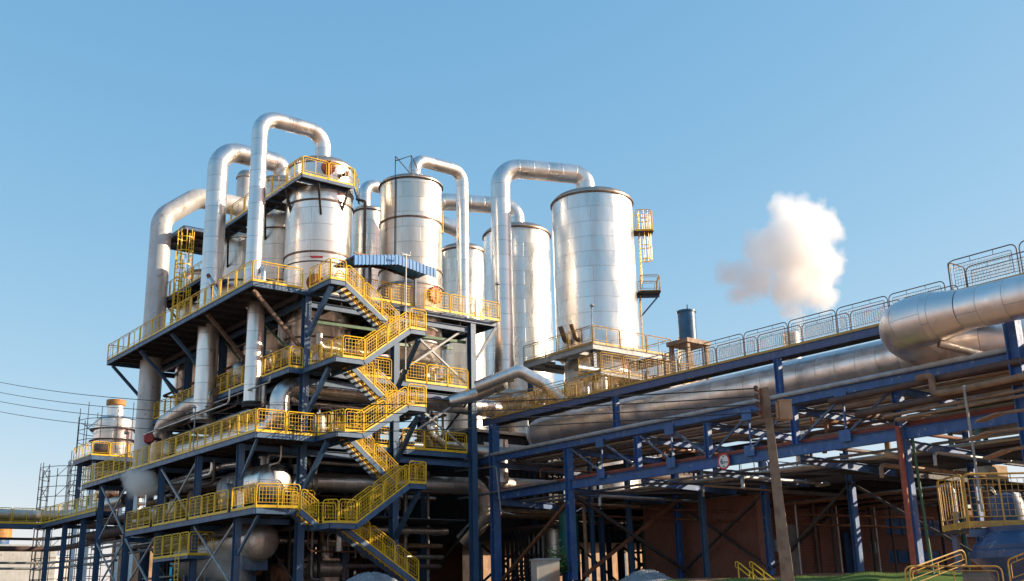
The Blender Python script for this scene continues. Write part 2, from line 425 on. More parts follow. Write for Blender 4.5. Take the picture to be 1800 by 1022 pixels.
# ------------------------------------------------------------------ platforms
TX0, TX1, TY0, TY1 = 22.6, 38.5, 50.1, 73.2
p = thing('platform', 'top yellow railed tower platform with the blue canopy and tanks rising through it', 'platform', (25.84, 50.6, 18), 'platforms of the process tower')
deck(p, TX0, TX1, TY0+.35, TY1, 18.0)
rail(p, [(TX0, TY1, 18), (TX0, TY0+.35, 18), (25.5, TY0+.35, 18)], 2.0, inset=.12, mesh=False)
rail(p, [(27.2, TY0, 18), (29.3, TY0, 18), (32.3, TY0, 18)], 1.6)
rail(p, [(33.0, TY0, 18), (TX1, TY0, 18)], 1.85); rail(p, [(TX1, TY0, 18), (TX1, 58, 18)], 2, mesh=False)
rail(p, [(TX0, TY1, 18), (26.6, TY1, 18)], 2, mesh=False)
p = thing('platform', 'third storey platform just under the top deck, set back behind the tall pipes', 'platform', (25.84, 50.6, 13.7), 'platforms of the process tower')
deck(p, 24.9, 36.4, 50.5, 72.4, 13.7)
rail(p, [(24.9, 70, 13.7), (24.9, 50.5, 13.7), (25.7, 50.5, 13.7)], 1.9); rail(p, [(32.0, 50.45, 13.7), (36.3, 50.45, 13.7)], 1.45)
rail(p, [(27.6, 50.45, 13.7), (31.1, 50.45, 13.7)], 1.75); rail(p, [(36.4, 50.5, 13.7), (36.4, 60, 13.7)], 1.9, mesh=False)
p = thing('platform', 'mid height platform whose long yellow railing runs in front of the bent silver pipe', 'platform', (22.8, 51.3, 9.95), 'platforms of the process tower')
deck(p, 22.5, 25.75, 49.0, 76.0, 9.95); M().box(25.95, 36.3, 50.75, 72.4, 9.86, 9.94).build('floor', 'grating', p)
M().beam((27.3, 50.62, 9.80), (36.3, 50.62, 9.80), .09, .28, prof='I').build('edge_beam', 'blue', p)
rail(p, [(22.5, 76, 9.95), (22.5, 49.0, 9.95), (25.75, 49.0, 9.95)], 2.1, inset=.1)
rail(p, [(31.9, 50.6, 9.95), (36.3, 50.6, 9.95)], 1.45); rail(p, [(27.6, 50.6, 9.95), (31.1, 50.6, 9.95)], 1.75)
p = thing('platform', 'lowest long platform with dense yellow wire mesh railing above the ladder balcony', 'platform', (22.8, 51.3, 6.25), 'platforms of the process tower')
deck(p, 22.35, 24.5, 48.35, 66.2, 6.25); M().box(24.6, 36.3, 50.75, 72.4, 6.16, 6.24).build('floor', 'grating', p)
rail(p, [(22.35, 66.2, 6.25), (22.35, 62.2, 6.25)], 2.0); rail(p, [(22.35, 61.8, 6.25), (22.35, 56.8, 6.25)], 1.67)
rail(p, [(22.35, 56.5, 6.25), (22.35, 51.5, 6.25)], 1.67); rail(p, [(22.35, 51.1, 6.25), (22.35, 48.35, 6.25), (24.5, 48.0, 6.25)], 2.4)
rail(p, [(24.5, 50.0, 6.25), (26.5, 50.3, 6.25)], 2)
p = thing('ladder_balcony', 'small yellow mesh balcony with a vertical ladder below the lowest long platform', 'balcony', (22.4, 58.4, 4.35))
deck(p, 22.2, 23.6, 55.9, 60.9, 4.4, edge=.16, joist=False)
rail(p, [(22.2, 60.9, 4.4), (22.2, 58.3, 4.4), (22.2, 55.9, 4.4), (23.6, 55.9, 4.4)], 1.3, h=1.2, mesh=True)
m = M()
for y in (56.9, 57.4): m.beam((22.12, y, 2.75), (22.12, y, 4.4), .04, .05)
for i in range(6): m.beam((22.12, 56.92, 2.95+i*.27), (22.12, 57.38, 2.95+i*.27), .03, .03)
m.build('ladder', 'yellow', p)
p = thing('walkway', 'low yellow railed walkway running out to the far left behind the tower', 'walkway', (22.6, 85.5, 8.0))
deck(p, 22.6, 23.9, 72.9, 86.8, 8.0); deck(p, 2, 22.5, 85.5, 86.8, 8.0, joist=False)
rail(p, [(22.6, 72.9, 8), (22.6, 85.5, 8), (2, 85.5, 8)], 2.1, inset=.1); rail(p, [(22.6, 86.8, 8), (2, 86.8, 8)], 2.1, mesh=False)
for y in (76.3, 80.4, 84.5): member((22.9, y, G), (22.9, y, 7.7), .3, .3, 'blue', 'I', 'post', p)
for x in (18.5, 12, 6): member((x, 86.1, G), (x, 86.1, 7.7), .3, .3, 'blue', 'I', 'post', p)
for y in (76.3, 80.4): member((28.5, y, G), (28.5, y, 7.7), .3, .3, 'blue', 'I', 'post', p); member((22.9, y, 7.5), (28.5, y, 7.5), .18, .25, 'blue', 'I', 'crossbeam', p)

# ------------------------------------------------------------------ stairs
YF, YM, YB = 46.9, 47.95, 48.95
def landing(label, x0, x1, y0, y1, z, rails):
    t = thing('stair_landing', label, 'stair landing', (x0, y0, z), 'landings of the zigzag stair')
    deck(t, x0, x1, y0, y1, z, edge=.26, joist=False)
    for a, b in rails: rail(t, [(a[0], a[1], z), (b[0], b[1], z)], 1.35)
landing('topmost left stair landing beside the orange manhole at canopy height', 25.75, 26.7, 47.9, 50.3, 18.0, [((25.75, 50.2), (25.75, 47.9)), ((25.75, 47.9), (26.7, 47.9))])
landing('highest right hand stair landing just below the blue canopy', 30.0, 31.05, YF, YB, 15.7, [((30, YF), (31.05, YF)), ((31.05, YF), (31.05, YB)), ((31.05, YB), (30, YB))])
landing('left stair landing at the third storey, halfway up the stair tower', 25.6, 27.3, YF, 50.4, 13.68, [((26.0, 50.3), (26.0, YF)), ((26.0, YF), (27.3, YF)), ((27.2, 49.2), (27.2, 50.4))])
landing('middle right hand stair landing in front of the big horizontal silver pipe', 29.9, 31.05, YF, YB, 11.6, [((29.9, YF), (31.05, YF)), ((31.05, YF), (31.05, YB)), ((31.05, YB), (29.9, YB))])
landing('left stair landing joining the mid height platform railing', 25.8, 27.3, YF, 50.4, 9.95, [((25.8, 48.9), (26.2, YF)), ((26.2, YF), (27.3, YF)), ((27.2, 49.2), (27.2, 50.4))])
landing('lowest right hand stair landing above the gravel heap', 30.0, 31.05, YF, YB, 7.6, [((30, YF), (31.05, YF)), ((31.05, YF), (31.05, YB)), ((31.05, YB), (30, YB))])
landing('lowest left stair landing a few steps below the lowest long platform', 25.5, 27.0, YF, YB, 5.52, [((25.5, 47.6), (26.0, YF)), ((26.0, YF), (27.0, YF)), ((25.5, YB), (27, YB))])
flight('top stair flight descending from the platform beside the canopy', 26.7, 18.0, 30.0, 15.7, YM, YB)
flight('upper front stair flight rising right to the highest right landing', 27.3, 13.68, 30.0, 15.7, YF, YM-.05)
flight('rear stair flight dropping right from the third storey landing', 27.1, 13.68, 29.9, 11.6, YM, YB)
flight('middle front stair flight rising right from the mid height landing', 27.3, 9.95, 29.9, 11.6, YF, YM-.05)
flight('rear stair flight dropping right from the mid height landing', 27.1, 9.95, 30.0, 7.6, YM, YB)
flight('lower front stair flight rising right from the lowest left landing', 27.0, 5.52, 30.0, 7.6, YF, YM-.05)
flight('bottom stair flight going down to the ground by the gravel heap', 26.95, 5.5, 31.3, 2.75, YM, YB)
flight('short stair flight linking the lowest long platform to the zigzag stair', 24.5, 6.25, 25.5, 5.52, YM, YB)

# canopy
t = thing('canopy', 'blue corrugated gable canopy on two grey posts over the top stair landing', 'canopy', (29.3, 50.25, 18))
A = ay(622, 450, 48.4); B = ay(700, 450, 48.4); Cc = ay(767, 475, 48.4)
def roof(P, Q, n, tail):
    m = M(); dy = V((0, 2.35, 0)); N_ = int(n); d = (Q-P)
    m.quadbox((P+Q)/2+dy/2, d/2, dy/2, V((0, 0, .015))); m.quadbox((P+Q)/2+V((0, -.01, -.24)), d/2, V((0, .012, 0)), V((0, 0, .25)))
    for i in range(N_):
        a = P+d*((i+.15)/N_); b = P+d*((i+.6)/N_)
        m.quadbox((a+b)/2+dy/2+V((0, 0, .04)), (b-a)/2, dy/2+V((0, .01, 0)), V((0, 0, .026))); m.quadbox((a+b)/2+V((0, -.035, -.25)), (b-a)/2, V((0, .014, 0)), V((0, 0, .27)))
    return m
roof(A, B, 12, 0).build('roof_sheet', 'roof_blue', t); roof(B, Cc, 11, 0).build('roof_sheet', 'roof_blue', t)
for x in (29.35, 32.35): M().beam((x, 50.0, 18.0), (x, 50.0, 20.1), .14, .14).build('post', 'rack_grey', t)
m = M()
for y in (48.8, 50.4):
    o_ = V((0, y-48.4, -.10)); m.beam(A+o_, B+o_, .06, .12); m.beam(B+o_, Cc+o_, .06, .12); m.beam((A.x+.2, y, 20.0), (Cc.x-.2, y, 20.0), .06, .1)
for x in (28.4, 29.4, 30.6, 31.8, 32.4): m.beam((x, 48.8, 20.0), (x, 50.6, 20.0), .05, .08)
m.build('rafters', 'bronze', t)
m = M().tube([(30.35, 47.85, 13.7), (30.35, 47.85, 20.2)], .035, 8); m.box(30.1, 30.6, 47.82, 47.88, 20.1, 20.14); m.tube([(30.6, 47.85, 20.1), (30.6, 47.85, 20.35)], .03, 6); m.tube([(30.12, 47.85, 20.0), (30.12, 47.85, 20.25)], .03, 6)
solo(m, 'mast', 'white_paint', 'thin pale mast with a small crossbar rising in front of the blue canopy', 'mast')

# ------------------------------------------------------------------ tanks
def dome(r, h, n=6): return [(r*math.cos(i/n*math.pi/2), h*math.sin(i/n*math.pi/2)) for i in range(n+1)]
def manhole(parent, c, nrm, r=.5, mat='orange_door'):
    n = V(nrm).normalized()
    m = M().lathe(V(c), [(0, -.3), (r*.8, -.3), (r*.8, .02), (r, .02), (r, .10), (r*.92, .12), (0, .13)], 24, n)
    ref = V((0, 0, 1)); s = n.cross(ref).normalized(); u = s.cross(n)
    for k in range(14):
        a = k*math.tau/14; q = V(c)+(s*math.cos(a)+u*math.sin(a))*r*.93
        m.tube([q+n*.05, q+n*.2], .035, 6)
    m.beam(V(c)+n*.16+u*(-r*.6), V(c)+n*.16+u*r*.6, .07, .05, up=n)
    return m.build('manhole', mat, parent)
def tank(label, x, y, r, z0, z1, cap=.45, bands=(), mat='tank_clad', cone=False, name='evaporator_tank', rim=.07, group='silver evaporator vessels'):
    t = thing(name, label, 'tank', (x, y, z0), group)
    pr = []
    if cone: pr += [(.25, -1.7), (r*.62, -.9), (r*.96, -.12)]
    pr += [(r, 0), (r, z1-z0)]
    if not cone: pr = [(0.01, 0)] + pr
    M().lathe((x, y, z0), pr, 64).build('shell', mat, t)
    M().lathe((x, y, z1), [(r+rim, -.06), (r+rim, .05)]+[(a, b+.05) for a, b in dome(r+rim*.2, cap, 8)], 64).build('roof', 'tank_roof', t)
    for z, w, d, bm in bands:
        M().lathe((x, y, z), [(r, -w/2), (r+d, -w/2), (r+d, w/2), (r, w/2)], 64).build('band', bm, t)
    return t
T_E = tank('front tall silver vessel ringed by bronze bands with the yellow railed crown platform', 28.75, 55.0, 1.98, 15.3, 27.0, .7, [(24.55, .1, .06, 'bronze'), (21.35, .1, .06, 'bronze'), (20.75, .06, .05, 'dark_steel'), (25.4, .05, .03, 'bronze'), (16.3, .1, .06, 'bronze')], cone=True)
CV = V((-.59, -.75, 0))
def on(xy, r, deg, z):   # point on a tank skin; deg = angle to the right of the direction towards the camera
    d = V((-xy[0], -xy[1], 0)).normalized(); a = math.radians(deg); d = V((d.x*math.cos(a)-d.y*math.sin(a), d.x*math.sin(a)+d.y*math.cos(a), 0))
    return V((xy[0], xy[1], z))+d*r, d
q, n = on((28.75, 55), 1.98, 12, 26.55); manhole(T_E, q, n, .42)
q, n = on((28.75, 55), 1.98, -4, 19.45); manhole(T_E, q, n, .5)
q, n = on((28.75, 55), 1.98, 40, 26.3); M().tube([q-n*.1, q+n*.35], .12, 10).lathe(q+n*.35, [(0, 0), (.2, 0), (.2, .06), (0, .06)], 12, n).build('nozzle', 'bronze', T_E)
m = M(); q, n = on((28.75, 55), 2.06, -3, 20.98); s = V((0, 0, 1)).cross(n); m.quadbox(q, s*.36, V((0, 0, .05)), n*.015); m.build('name_plate', 'sign_red', T_E)
tank('second vessel of the left row, half hidden between the two tall pipes', 28.8, 60.4, 1.95, 15.3, 27.6, .7, [(24.4, .1, .06, 'bronze'), (21.0, .1, .06, 'bronze')], cone=True, mat='tank_clad_old')
tank('third vessel of the left row, seen left of the thick silver arch pipe', 28.8, 65.8, 1.8, 15.3, 25.4, .6, [(22.4, .1, .05, 'bronze'), (20.0, .1, .05, 'bronze')], cone=True, mat='tank_clad_old')
tank('rearmost vessel of the left row behind the yellow caged ladder', 28.4, 71.2, 1.7, 15.3, 24.2, .6, [(22.0, .1, .05, 'bronze'), (20.0, .1, .05, 'bronze')], cone=True)
T_D = tank('silver vessel right of the front one with a golden stained flank behind the blue canopy', 33.95, 53.0, 1.9, 15.3, 26.55, .5, [(24.0, .1, .06, 'bronze'), (20.9, .1, .06, 'bronze'), (26.5, .06, .1, 'dark_steel'), (19.9, .12, .1, 'galv'), (18.1, .25, .06, 'rust'), (16.4, .14, .12, 'galv')], cone=True, mat='tank_clad_old')
q, n = on((33.95, 53), 1.9, 48, 19.25); manhole(T_D, q, n, .52, 'orange_bright')
m = M()
for dx, dy in ((-1.65, -.9), (-.95, -1.5)): m.tube([(33.95+dx*1.05, 53+dy*1.05, 20.4), (33.95+dx*1.05, 53+dy*1.05, 27.9)], .03, 6)
m.tube([(32.22, 52.05, 27.6), (32.95, 51.4, 27.9), (34.1, 52.2, 27.2)], .03, 6); m.tube([(32.22, 52.05, 27.9), (34.0, 52.8, 27.2)], .03, 6)
m.build('guard_frame', 'dark_steel', T_D)
tank('slim silver vessel in the gap between the front vessel and the golden stained one', 35.0, 60.0, .95, 15, 27.3, .3, [(27.2, .08, .08, 'dark_steel'), (23.4, .08, .05, 'bronze')], mat='tank_clad_old')
AX, AY, AR = 47.0, 50.7, 2.72
T_A = tank('biggest and nearest silver storage tank at the right with a caged yellow ladder', AX, AY, AR, 16.9, 27.5, .75, [(27.45, .1, .1, 'bronze')])
M().lathe((AX, AY, 8), [(0.01, 0), (2.3, 0), (2.3, 8.5), (AR, 8.9)], 48).build('skirt', 'tank_clad_old', T_A)
T_B = tank('silver storage tank behind the thick upright pipe, left of the biggest tank', 46.3, 58.1, 2.4, 12, 27.2, .7, [(27.15, .1, .1, 'bronze')], mat='tank_clad')
T_C = tank('shorter narrow silver tank behind the slim bent pipe', 47.0, 65.9, 1.75, 12, 28.2, .6, [(28.1, .1, .1, 'bronze')], mat='tank_clad_old')
tank('white domed vessel top standing behind the left row of vessels', *ad(431, 330, 80).xy, .62, 26, ad(431, 312, 80).z, .6, mat='white_paint', name='white_vessel')

# crown platform and catwalk along the left row
p = thing('catwalk', 'high catwalk with yellow rails crowning the front vessel and running back along the left row', 'catwalk', (26.2, 52.4, 25.46))
zc = 25.46
M().box(26.25, 29.6, 52.45, 53.4, zc-.05, zc).build('floor', 'grating', p); M().box(26.25, 27.2, 53.6, 66, zc-.052, zc-.002).build('floor', 'grating', p)
m = M(); m.beam((26.2, 52.4, zc-.1), (26.2, 66, zc-.1), .07, .18); m.beam((26.2, 52.36, zc-.1), (29.6, 52.36, zc-.1), .07, .18); m.beam((29.6, 52.4, zc-.1), (31.1, 54.4, zc-.1), .07, .18); m.beam((27.2, 57.5, zc-.1), (27.2, 66, zc-.1), .07, .18)
for i in range(10): m.beam((26.2, 53+i*1.3, zc-.15), (27.2 if i > 0 else 29.7, 53+i*1.3, zc-.15), .06, .12)
m.build('edge_beam', 'blue', p)
M().box(27.0, 28.5, 57.2, 58.4, zc-.05, zc).build('floor', 'grating', p); M().box(27.0, 28.5, 62.6, 63.6, zc-.05, zc).build('floor', 'grating', p)
rail(p, [(26.2, 66, zc), (26.2, 52.4, zc), (29.6, 52.4, zc), (31.1, 54.4, zc)], 1.95, mesh=False)
for a, b in (((27.3, 52.5, zc-.2), (27.9, 53.2, 23.6)), ((29.3, 52.5, zc-.2), (29.2, 53.2, 23.9)), ((26.3, 54.6, zc-.2), (27.0, 55, 23.6)), ((26.3, 60, zc-.2), (27.1, 60.2, 22.9)), ((26.3, 65, zc-.2), (27.2, 65.4, 22.4)), ((26.2, 57.2, zc-.15), (27.3, 59.3, 23.6)), ((26.2, 62.5, zc-.15), (27.3, 64.9, 23.3))):
    member(a, b, .12, .12, 'dark_steel', 'box', 'bracket', p)
p = thing('catwalk', 'lower rear catwalk beside the caged ladder with blue edge beam near the white pipe', 'catwalk', (26.2, 68, 23))
zc = 22.2; deck(p, 25.4, 27.0, 64, 72, zc, edge=.2); rail(p, [(25.4, 72, zc), (25.4, 64, zc)], 2, mesh=False)
for y in (65, 71): member((25.5, y, zc-.2), (27, y, zc-1.8), .12, .12, 'blue', 'box', 'bracket', p)
p = thing('roof_platform', 'small dark platform under the elbow of the white pipe with rails on top', 'platform', (27, 71, 26))
deck(p, 25.6, 29.5, 68.6, 73.4, 27.0, edge=.25); rail(p, [(25.6, 73.4, 28.4), (25.6, 71.6, 28.4)], 1.8)
member((25.7, 73.3, 18.1), (25.7, 73.3, 26.8), .3, .3, 'teal', 'box', 'post', p)
# caged ladder
def cage(label, c, z0, z1, out, r=.38, parent=None, mat='yellow'):
    out = V(out).normalized(); s = V((0, 0, 1)).cross(out); c = V(c)
    t = thing('caged_ladder', label, 'ladder', (c.x, c.y, z0))
    m = M()
    for k in (-1, 1): m.beam(V((c.x, c.y, z0))+s*.22*k, V((c.x, c.y, z1))+s*.22*k, .05, .05)
    m.build('side_rails', mat, t)
    m = M(); z = z0+.2
    while z < z1-.1: m.beam(V((c.x, c.y, z))-s*.22, V((c.x, c.y, z))+s*.22, .03, .03); z += .3
    m.build('rungs', mat, t)
    m = M(); zs = z0+1.6; cc = c+out*r*.9
    k = 0
    while zs <= z1+.01:
        pts = [V((cc.x, cc.y, zs))+(out*math.cos(a)+s*math.sin(a))*r for a in [math.radians(-130+i*26) for i in range(11)]]
        for a, b in zip(pts, pts[1:]): m.beam(a, b, .02, .07)
        zs += .95
    for a in (-100, -60, -20, 20, 60, 100):
        a = math.radians(a); q = cc+(out*math.cos(a)+s*math.sin(a))*r
        m.beam((q.x, q.y, z0+1.6), (q.x, q.y, z1), .045, .02)
    m.build('safety_cage', mat, t); return t
q = ay(332, 500, 66.5)
cage('yellow caged ladder rising between the white pipe and the thick silver pipe', (q.x, 66.5, 0), 18.0, ay(332, 408, 66.5).z, (-1, -.3, 0), .52)
q = ay(312, 500, 69.0); m = M()
for k in (-.25, .25): m.beam((q.x+k, 69, 18), (q.x+k, 69, 25.2), .06, .06)
for i in range(22): m.beam((q.x-.25, 69, 18.3+i*.3), (q.x+.25, 69, 18.3+i*.3), .03, .03)
solo(m, 'ladder', 'yellow', 'plain yellow ladder just right of the white pipe behind the caged ladder', 'ladder')
# ------------------------------------------------------------------ pipes
def pipe(label, pts, r, mat='pipe_clad', bend=None, bands=(), name='silver_pipe', seg=32, cat='pipe', flange=None, group=None, r2=None):
    P = [V(p) for p in pts]
    t = thing(name, label, cat, P[0] if P[0].z < P[-1].z else P[-1], group)
    M().tube(P, r, seg, bend=(bend if bend else r*1.9), nb=9, r2=r2).build('pipe_run', mat, t)
    for q, d, mt, w in (flange or ()):
        d = V(d).normalized(); M().lathe(V(q), [(r*.9, -w/2), (r*1.16, -w/2), (r*1.16, -w*.1), (r*1.05, -w*.05), (r*1.05, w*.05), (r*1.16, w*.1), (r*1.16, w/2), (r*.9, w/2)], 24, d, flat=False).build('flange', mt, t)
    return t
Z3 = V((0, 0, 1))
# arch pipes on the left row
pipe('tallest slim silver arch pipe joining the crown of the front vessel', [(24.6, 54.2, 12.3), (24.6, 54.2, 18.0), (24.6, 54.8, 18.01), (24.6, 54.8, 29.55), (28.75, 54.8, 29.55), (28.75, 54.8, 27.5)], .47, bend=1.05, flange=[((24.6, 54.2, 12.25), Z3, 'dark_steel', .3)])
pipe('thick silver arch pipe, second from the left, ending on the second vessel', [(24.4, 60.3, 12.4), (24.4, 60.3, 29.4), (28.7, 60.3, 29.4), (28.7, 60.3, 28.0)], .63, bend=1.35, flange=[((24.4, 60.3, 12.35), Z3, 'dull_clad', .25)])
pipe('thick white painted pipe at the far left bending over toward the rear vessels', [(24.75, 70.7, 9.0), (24.75, 70.7, 28.0), (27.2, 70.7, 30.05), (31.8, 70.7, 30.05)], .72, 'white_paint', bend=1.5, name='white_pipe', flange=[((28.3, 70.7, 30.05), (1, 0, 0), 'white_paint', .12)])
M().lathe((24.75, 70.7, G), [(.01, 0), (.85, 0), (.85, 6.2), (.01, 6.2)], 24)
for z, y, x, lb in ((18.35, 54.8, 24.6, 'front'), (18.3, 60.3, 24.4, 'second')):
    m = M().lathe((x, y, z), [(.5, -.35), (.78, -.35), (.78, -.2), (.62, -.15), (.62, .15), (.78, .2), (.78, .35), (.5, .35)], 24)
    solo(m, 'expansion_joint', 'rust', 'rusty brown collar round the foot of the %s on the top platform' % ('tallest slim arch pipe' if lb == 'front' else 'thick silver arch pipe'), 'pipe collar')
for (px, py, qx, qy, X) in ((463, 478, 442, 432, 24.9), (385, 520, 366, 484, 24.0)):
    a = ax(px, py, X); b = ax(qx, qy, X); c0 = V((a.x, a.y, 18.1))
    t = thing('vent_pipe', 'slanted rusty tipped vent pipe leaning left beside the %s arch pipe on the top platform' % ('tallest' if px > 400 else 'thick'), 'vent pipe', c0)
    M().tube([c0, a, a+(b-a)*.8], .14, 12, bend=.3).build('pipe_run', 'pipe_clad', t); M().tube([a+(b-a)*.8, b], .12, 12).build('spout', 'rust', t)
    M().lathe(a+(b-a)*.45, [(.14, -.04), (.22, -.04), (.22, .04), (.14, .04)], 12, (b-a)).build('flange', 'galv', t)
pipe('slim arch pipe from the golden stained vessel down to an orange flange', [(34.2, 53, 26.6), (34.2, 53, 28.55), (37.85, 53, 28.55), (37.85, 53, 18.3)], .40, bend=.8)
m = M().lathe((37.85, 53, 18.3), [(.3, -.28), (.68, -.28), (.68, -.15), (.5, -.1), (.5, .1), (.68, .15), (.68, .25), (.3, .25)], 20)
solo(m, 'pipe_flange', 'orange_bright', 'orange painted flange at the foot of the slim arch pipe behind the yellow rail', 'flange')
pipe('small arch pipe rising from the slim vessel and disappearing behind the golden stained one', [(34.7, 60, 27.2), (34.7, 60, 29.3), (38.5, 60, 29.3)], .42, bend=.8)
dA = V((-.906, .42, 0)); zA = 29.6
a0 = V((AX, AY, 28)) + dA*.4; a1 = V((AX, AY, 29))+dA*6.35
pipe('thick silver arch pipe leaping from the biggest tank down beside its left neighbour', [a0, V((a0.x, a0.y, zA+.05)), V((a1.x, a1.y, zA+.2)), V((a1.x, a1.y, 15.2))], .66, bend=1.35)
b0 = V((46.3, 58.1, 27.5)); b1 = b0+dA*6.2
pipe('horizontal silver pipe from the second biggest tank running behind the slim arch pipe', [b0, V((b0.x, b0.y, 29.5)), V((b1.x, b1.y, 29.6)), V((b1.x, b1.y, 16))], .62, bend=1.2)
c0 = V((47.0, 65.9, 28.3)); c1 = c0+dA*3.2
pipe('short elbow pipe on top of the shorter narrow tank', [c0, V((c0.x, c0.y, 30.0)), V((c1.x, c1.y, 31.2)), V((c1.x, c1.y, 16))], .6, bend=1.0)
# U-shaped and horizontal pipes inside the tower
pipe('silver pipe crossing the tower front then bending down onto the mid height platform', [(39.5, 51.9, 13.0), (25.1, 51.9, 13.0), (25.1, 51.9, 10.85), (24.7, 53.5, 10.75), (24.6, 63.5, 10.85)], .52, bend=.95)
pipe('dull silver elbow pipe lying behind the thick arch pipe above the mid height platform', [(24.9, 59.5, 13.55), (24.6, 62.5, 13.5), (24.4, 66.6, 12.9), (24.4, 67.4, 9.9)], .58, 'dull_clad', bend=.95)
pipe('low silver pipe crossing behind the stair and turning down beside the blue corner column', [(27.4, 52.2, 8.0), (38.4, 52.2, 8.35), (38.8, 52.2, 6.6), (38.0, 53.5, 5.2)], .5, 'dull_clad', bend=.9)
pipe('dark bent exhaust pipe blowing white steam under the mid height platform', [ax(268, 828, 23.4), ax(276, 848, 23.4), ax(300, 858, 23.6), ax(400, 850, 24.4)], .2, 'bronze', bend=.3, name='exhaust_pipe')
pipe('thin silver pipe under the mid height platform running back from the corner', [ax(425, 815, 24.2), ax(400, 818, 24.2), ax(330, 838, 24.3), ax(300, 848, 24.3)], .16, 'pipe_clad', bend=.4)
q = ax(472, 800, 24.8)
pipe('thin inverted U pipe above the upper horizontal drum', [(q.x, q.y, 8.6), (q.x, q.y, 9.35), (q.x+2.0, q.y-.2, 9.35), (q.x+2.4, q.y, 9.0)], .09, 'galv', bend=.2)
pipe('small silver pipe sloping down behind the lower right railing of the tower', [ay(752, 748, 52.5), ay(762, 768, 52.3), ay(780, 782, 52.3), ay(860, 792, 52.0)], .22, 'pipe_clad', bend=.5)
pipe('silver pipe leaving the tower toward the rack below its walkway', [ay(815, 790, 51.4), ay(885, 797, 50.0), ay(930, 800, 49)], .36, 'dull_clad')
pipe('vertical silver pipe standing left of the big round pipe end under the walkway', [(40.0, 52.2, 8.6), (40.0, 52.2, 11.2)], .42, 'pipe_clad')
for i, (px, Y) in enumerate(((492, 54), (505, 56), (575, 57), (712, 54), (752, 55), (845, 56))):
    q = ay(px, 950, Y); z1 = (13.2, 9.4, 5.9, 9.4, 9.4, 9.4)[i]; z0 = (10, 10, G, G, G, G)[i]
    pipe('upright %s pipe deep inside the tower seen at the %s' % (('silver', 'bright', 'grey', 'pale', 'grey', 'tall grey')[i], ('second drum end', 'left of the corner column', 'foot of the bottom stair', 'right of the middle column', 'dark bay centre', 'right corner column')[i]), [(q.x, Y, z0), (q.x, Y, z1)], (.16, .12, .12, .13, .1, .14)[i], 'galv', seg=12, group='slim upright pipes inside the tower')
# horizontal drums
def drum(label, c, r, L, d=V((0, 1, 0)), mat='tank_clad', mhole=None, legs=None):
    c = V(c); t = thing('drum', label, 'drum', (c.x, c.y, c.z-r), 'horizontal drums inside the tower')
    pr = [(0.001, -r*.38)]+[(r*math.sin(i/6*math.pi/2), -r*.38*math.cos(i/6*math.pi/2)) for i in range(1, 7)]+[(r, L)]+[(r*math.cos(i/6*math.pi/2), L+r*.38*math.sin(i/6*math.pi/2)) for i in range(1, 7)]
    M().lathe(c, pr, 40, d).build('shell', mat, t)
    for k in (.15, .8):
        q = c+d*(L*k); M().box(q.x-r*.7, q.x+r*.7, q.y-.1, q.y+.1, q.z-r-.45, q.z-r*.6).build('saddle', 'blue', t)
    M().tube([c+d*(L*.25)+Z3*r*.9, c+d*(L*.25)+Z3*(r+.35)], .2, 14).lathe(c+d*(L*.25)+Z3*(r+.35), [(0, 0), (.3, 0), (.3, .08), (0, .08)], 16).build('nozzle', 'galv', t)
    return t
drum('upper shiny drum whose domed end faces out beside the second level column', (25.0, 52.0, 7.95), .98, 5)
drum('lower shiny drum with domed end under the lowest long platform corner', (24.7, 52.6, 5.0), 1.0, 4.5, mat='dull_clad')
drum('large dull drum in the steam behind the left X brace', (24.9, 57.3, 4.45), 1.25, 4.5, mat='dull_clad')
drum('third shiny drum partly hidden behind the corner column', (26.9, 52.5, 8.0), .6, 3)
q = ax(300, 905, 24.5); drum('small drum behind the lowest platform railing at its far end', (24.5, q.y, 7.3), .7, 4, mat='tank_clad_old')
# red valve wheels
for px, py, X, lb in ((262, 771, 23.4, 'left end of the mid height platform'),):
    q = ax(px, py, X); t = thing('valve', 'round red valve body at the %s' % lb, 'valve', q)
    M().lathe(q, [(0, -.3), (.28, -.3), (.34, -.1), (.34, .1), (.28, .3), (0, .3)], 20, V((-.4, -1, 0))).build('body', 'red', t)
    M().tube([q+V((.3, 0, 0)), q+V((1.2, .2, 0))], .1, 10).build('stem', 'dark_steel', t)
q = ay(740, 700, 54)
# machinery silhouettes at ground level
for i, (x, y, w, d, h, mt) in enumerate(((27.5, 58, 1.6, 2, 2.2, 'dark_steel'), (30.5, 56.5, 2.2, 1.6, 2.6, 'dull_clad'), (33.5, 60, 2, 2.4, 2.4, 'dark_steel'), (35.2, 55.5, 1.4, 1.5, 1.8, 'purple'), (29, 66, 3, 2, 2.8, 'brick'), (26.8, 54.5, .9, 1.2, 1.5, 'rust'))):
    t = thing('pump_skid', '%s machine block on the ground %s' % (('dark', 'silver', 'dark squat', 'purple', 'brick red', 'rusty')[i], ('behind the lower drums', 'under the bottom stair', 'in the deep bay right of the stair', 'behind the right corner column', 'at the rear of the tower', 'below the lower shiny drum')[i]), 'machine', (x, y, G))
    M().box(x-w/2, x+w/2, y-d/2, y+d/2, G, G+.25).build('plinth', 'concrete', t)
    M().lathe((x-w/2, y, G+.25+h*.3), [(0, 0), (h*.28, .05), (h*.28, w*.9), (0, w)], 20, V((1, 0, 0))).build('motor', mt, t)
    M().box(x-w*.2, x+w*.3, y-d*.35, y+d*.35, G+.25, G+h*.62).lathe((x, y, G+h*.6), [(0.01, 0), (w*.2, 0), (w*.2, h*.35), (0.01, h*.4)], 16).build('housing', mt, t)
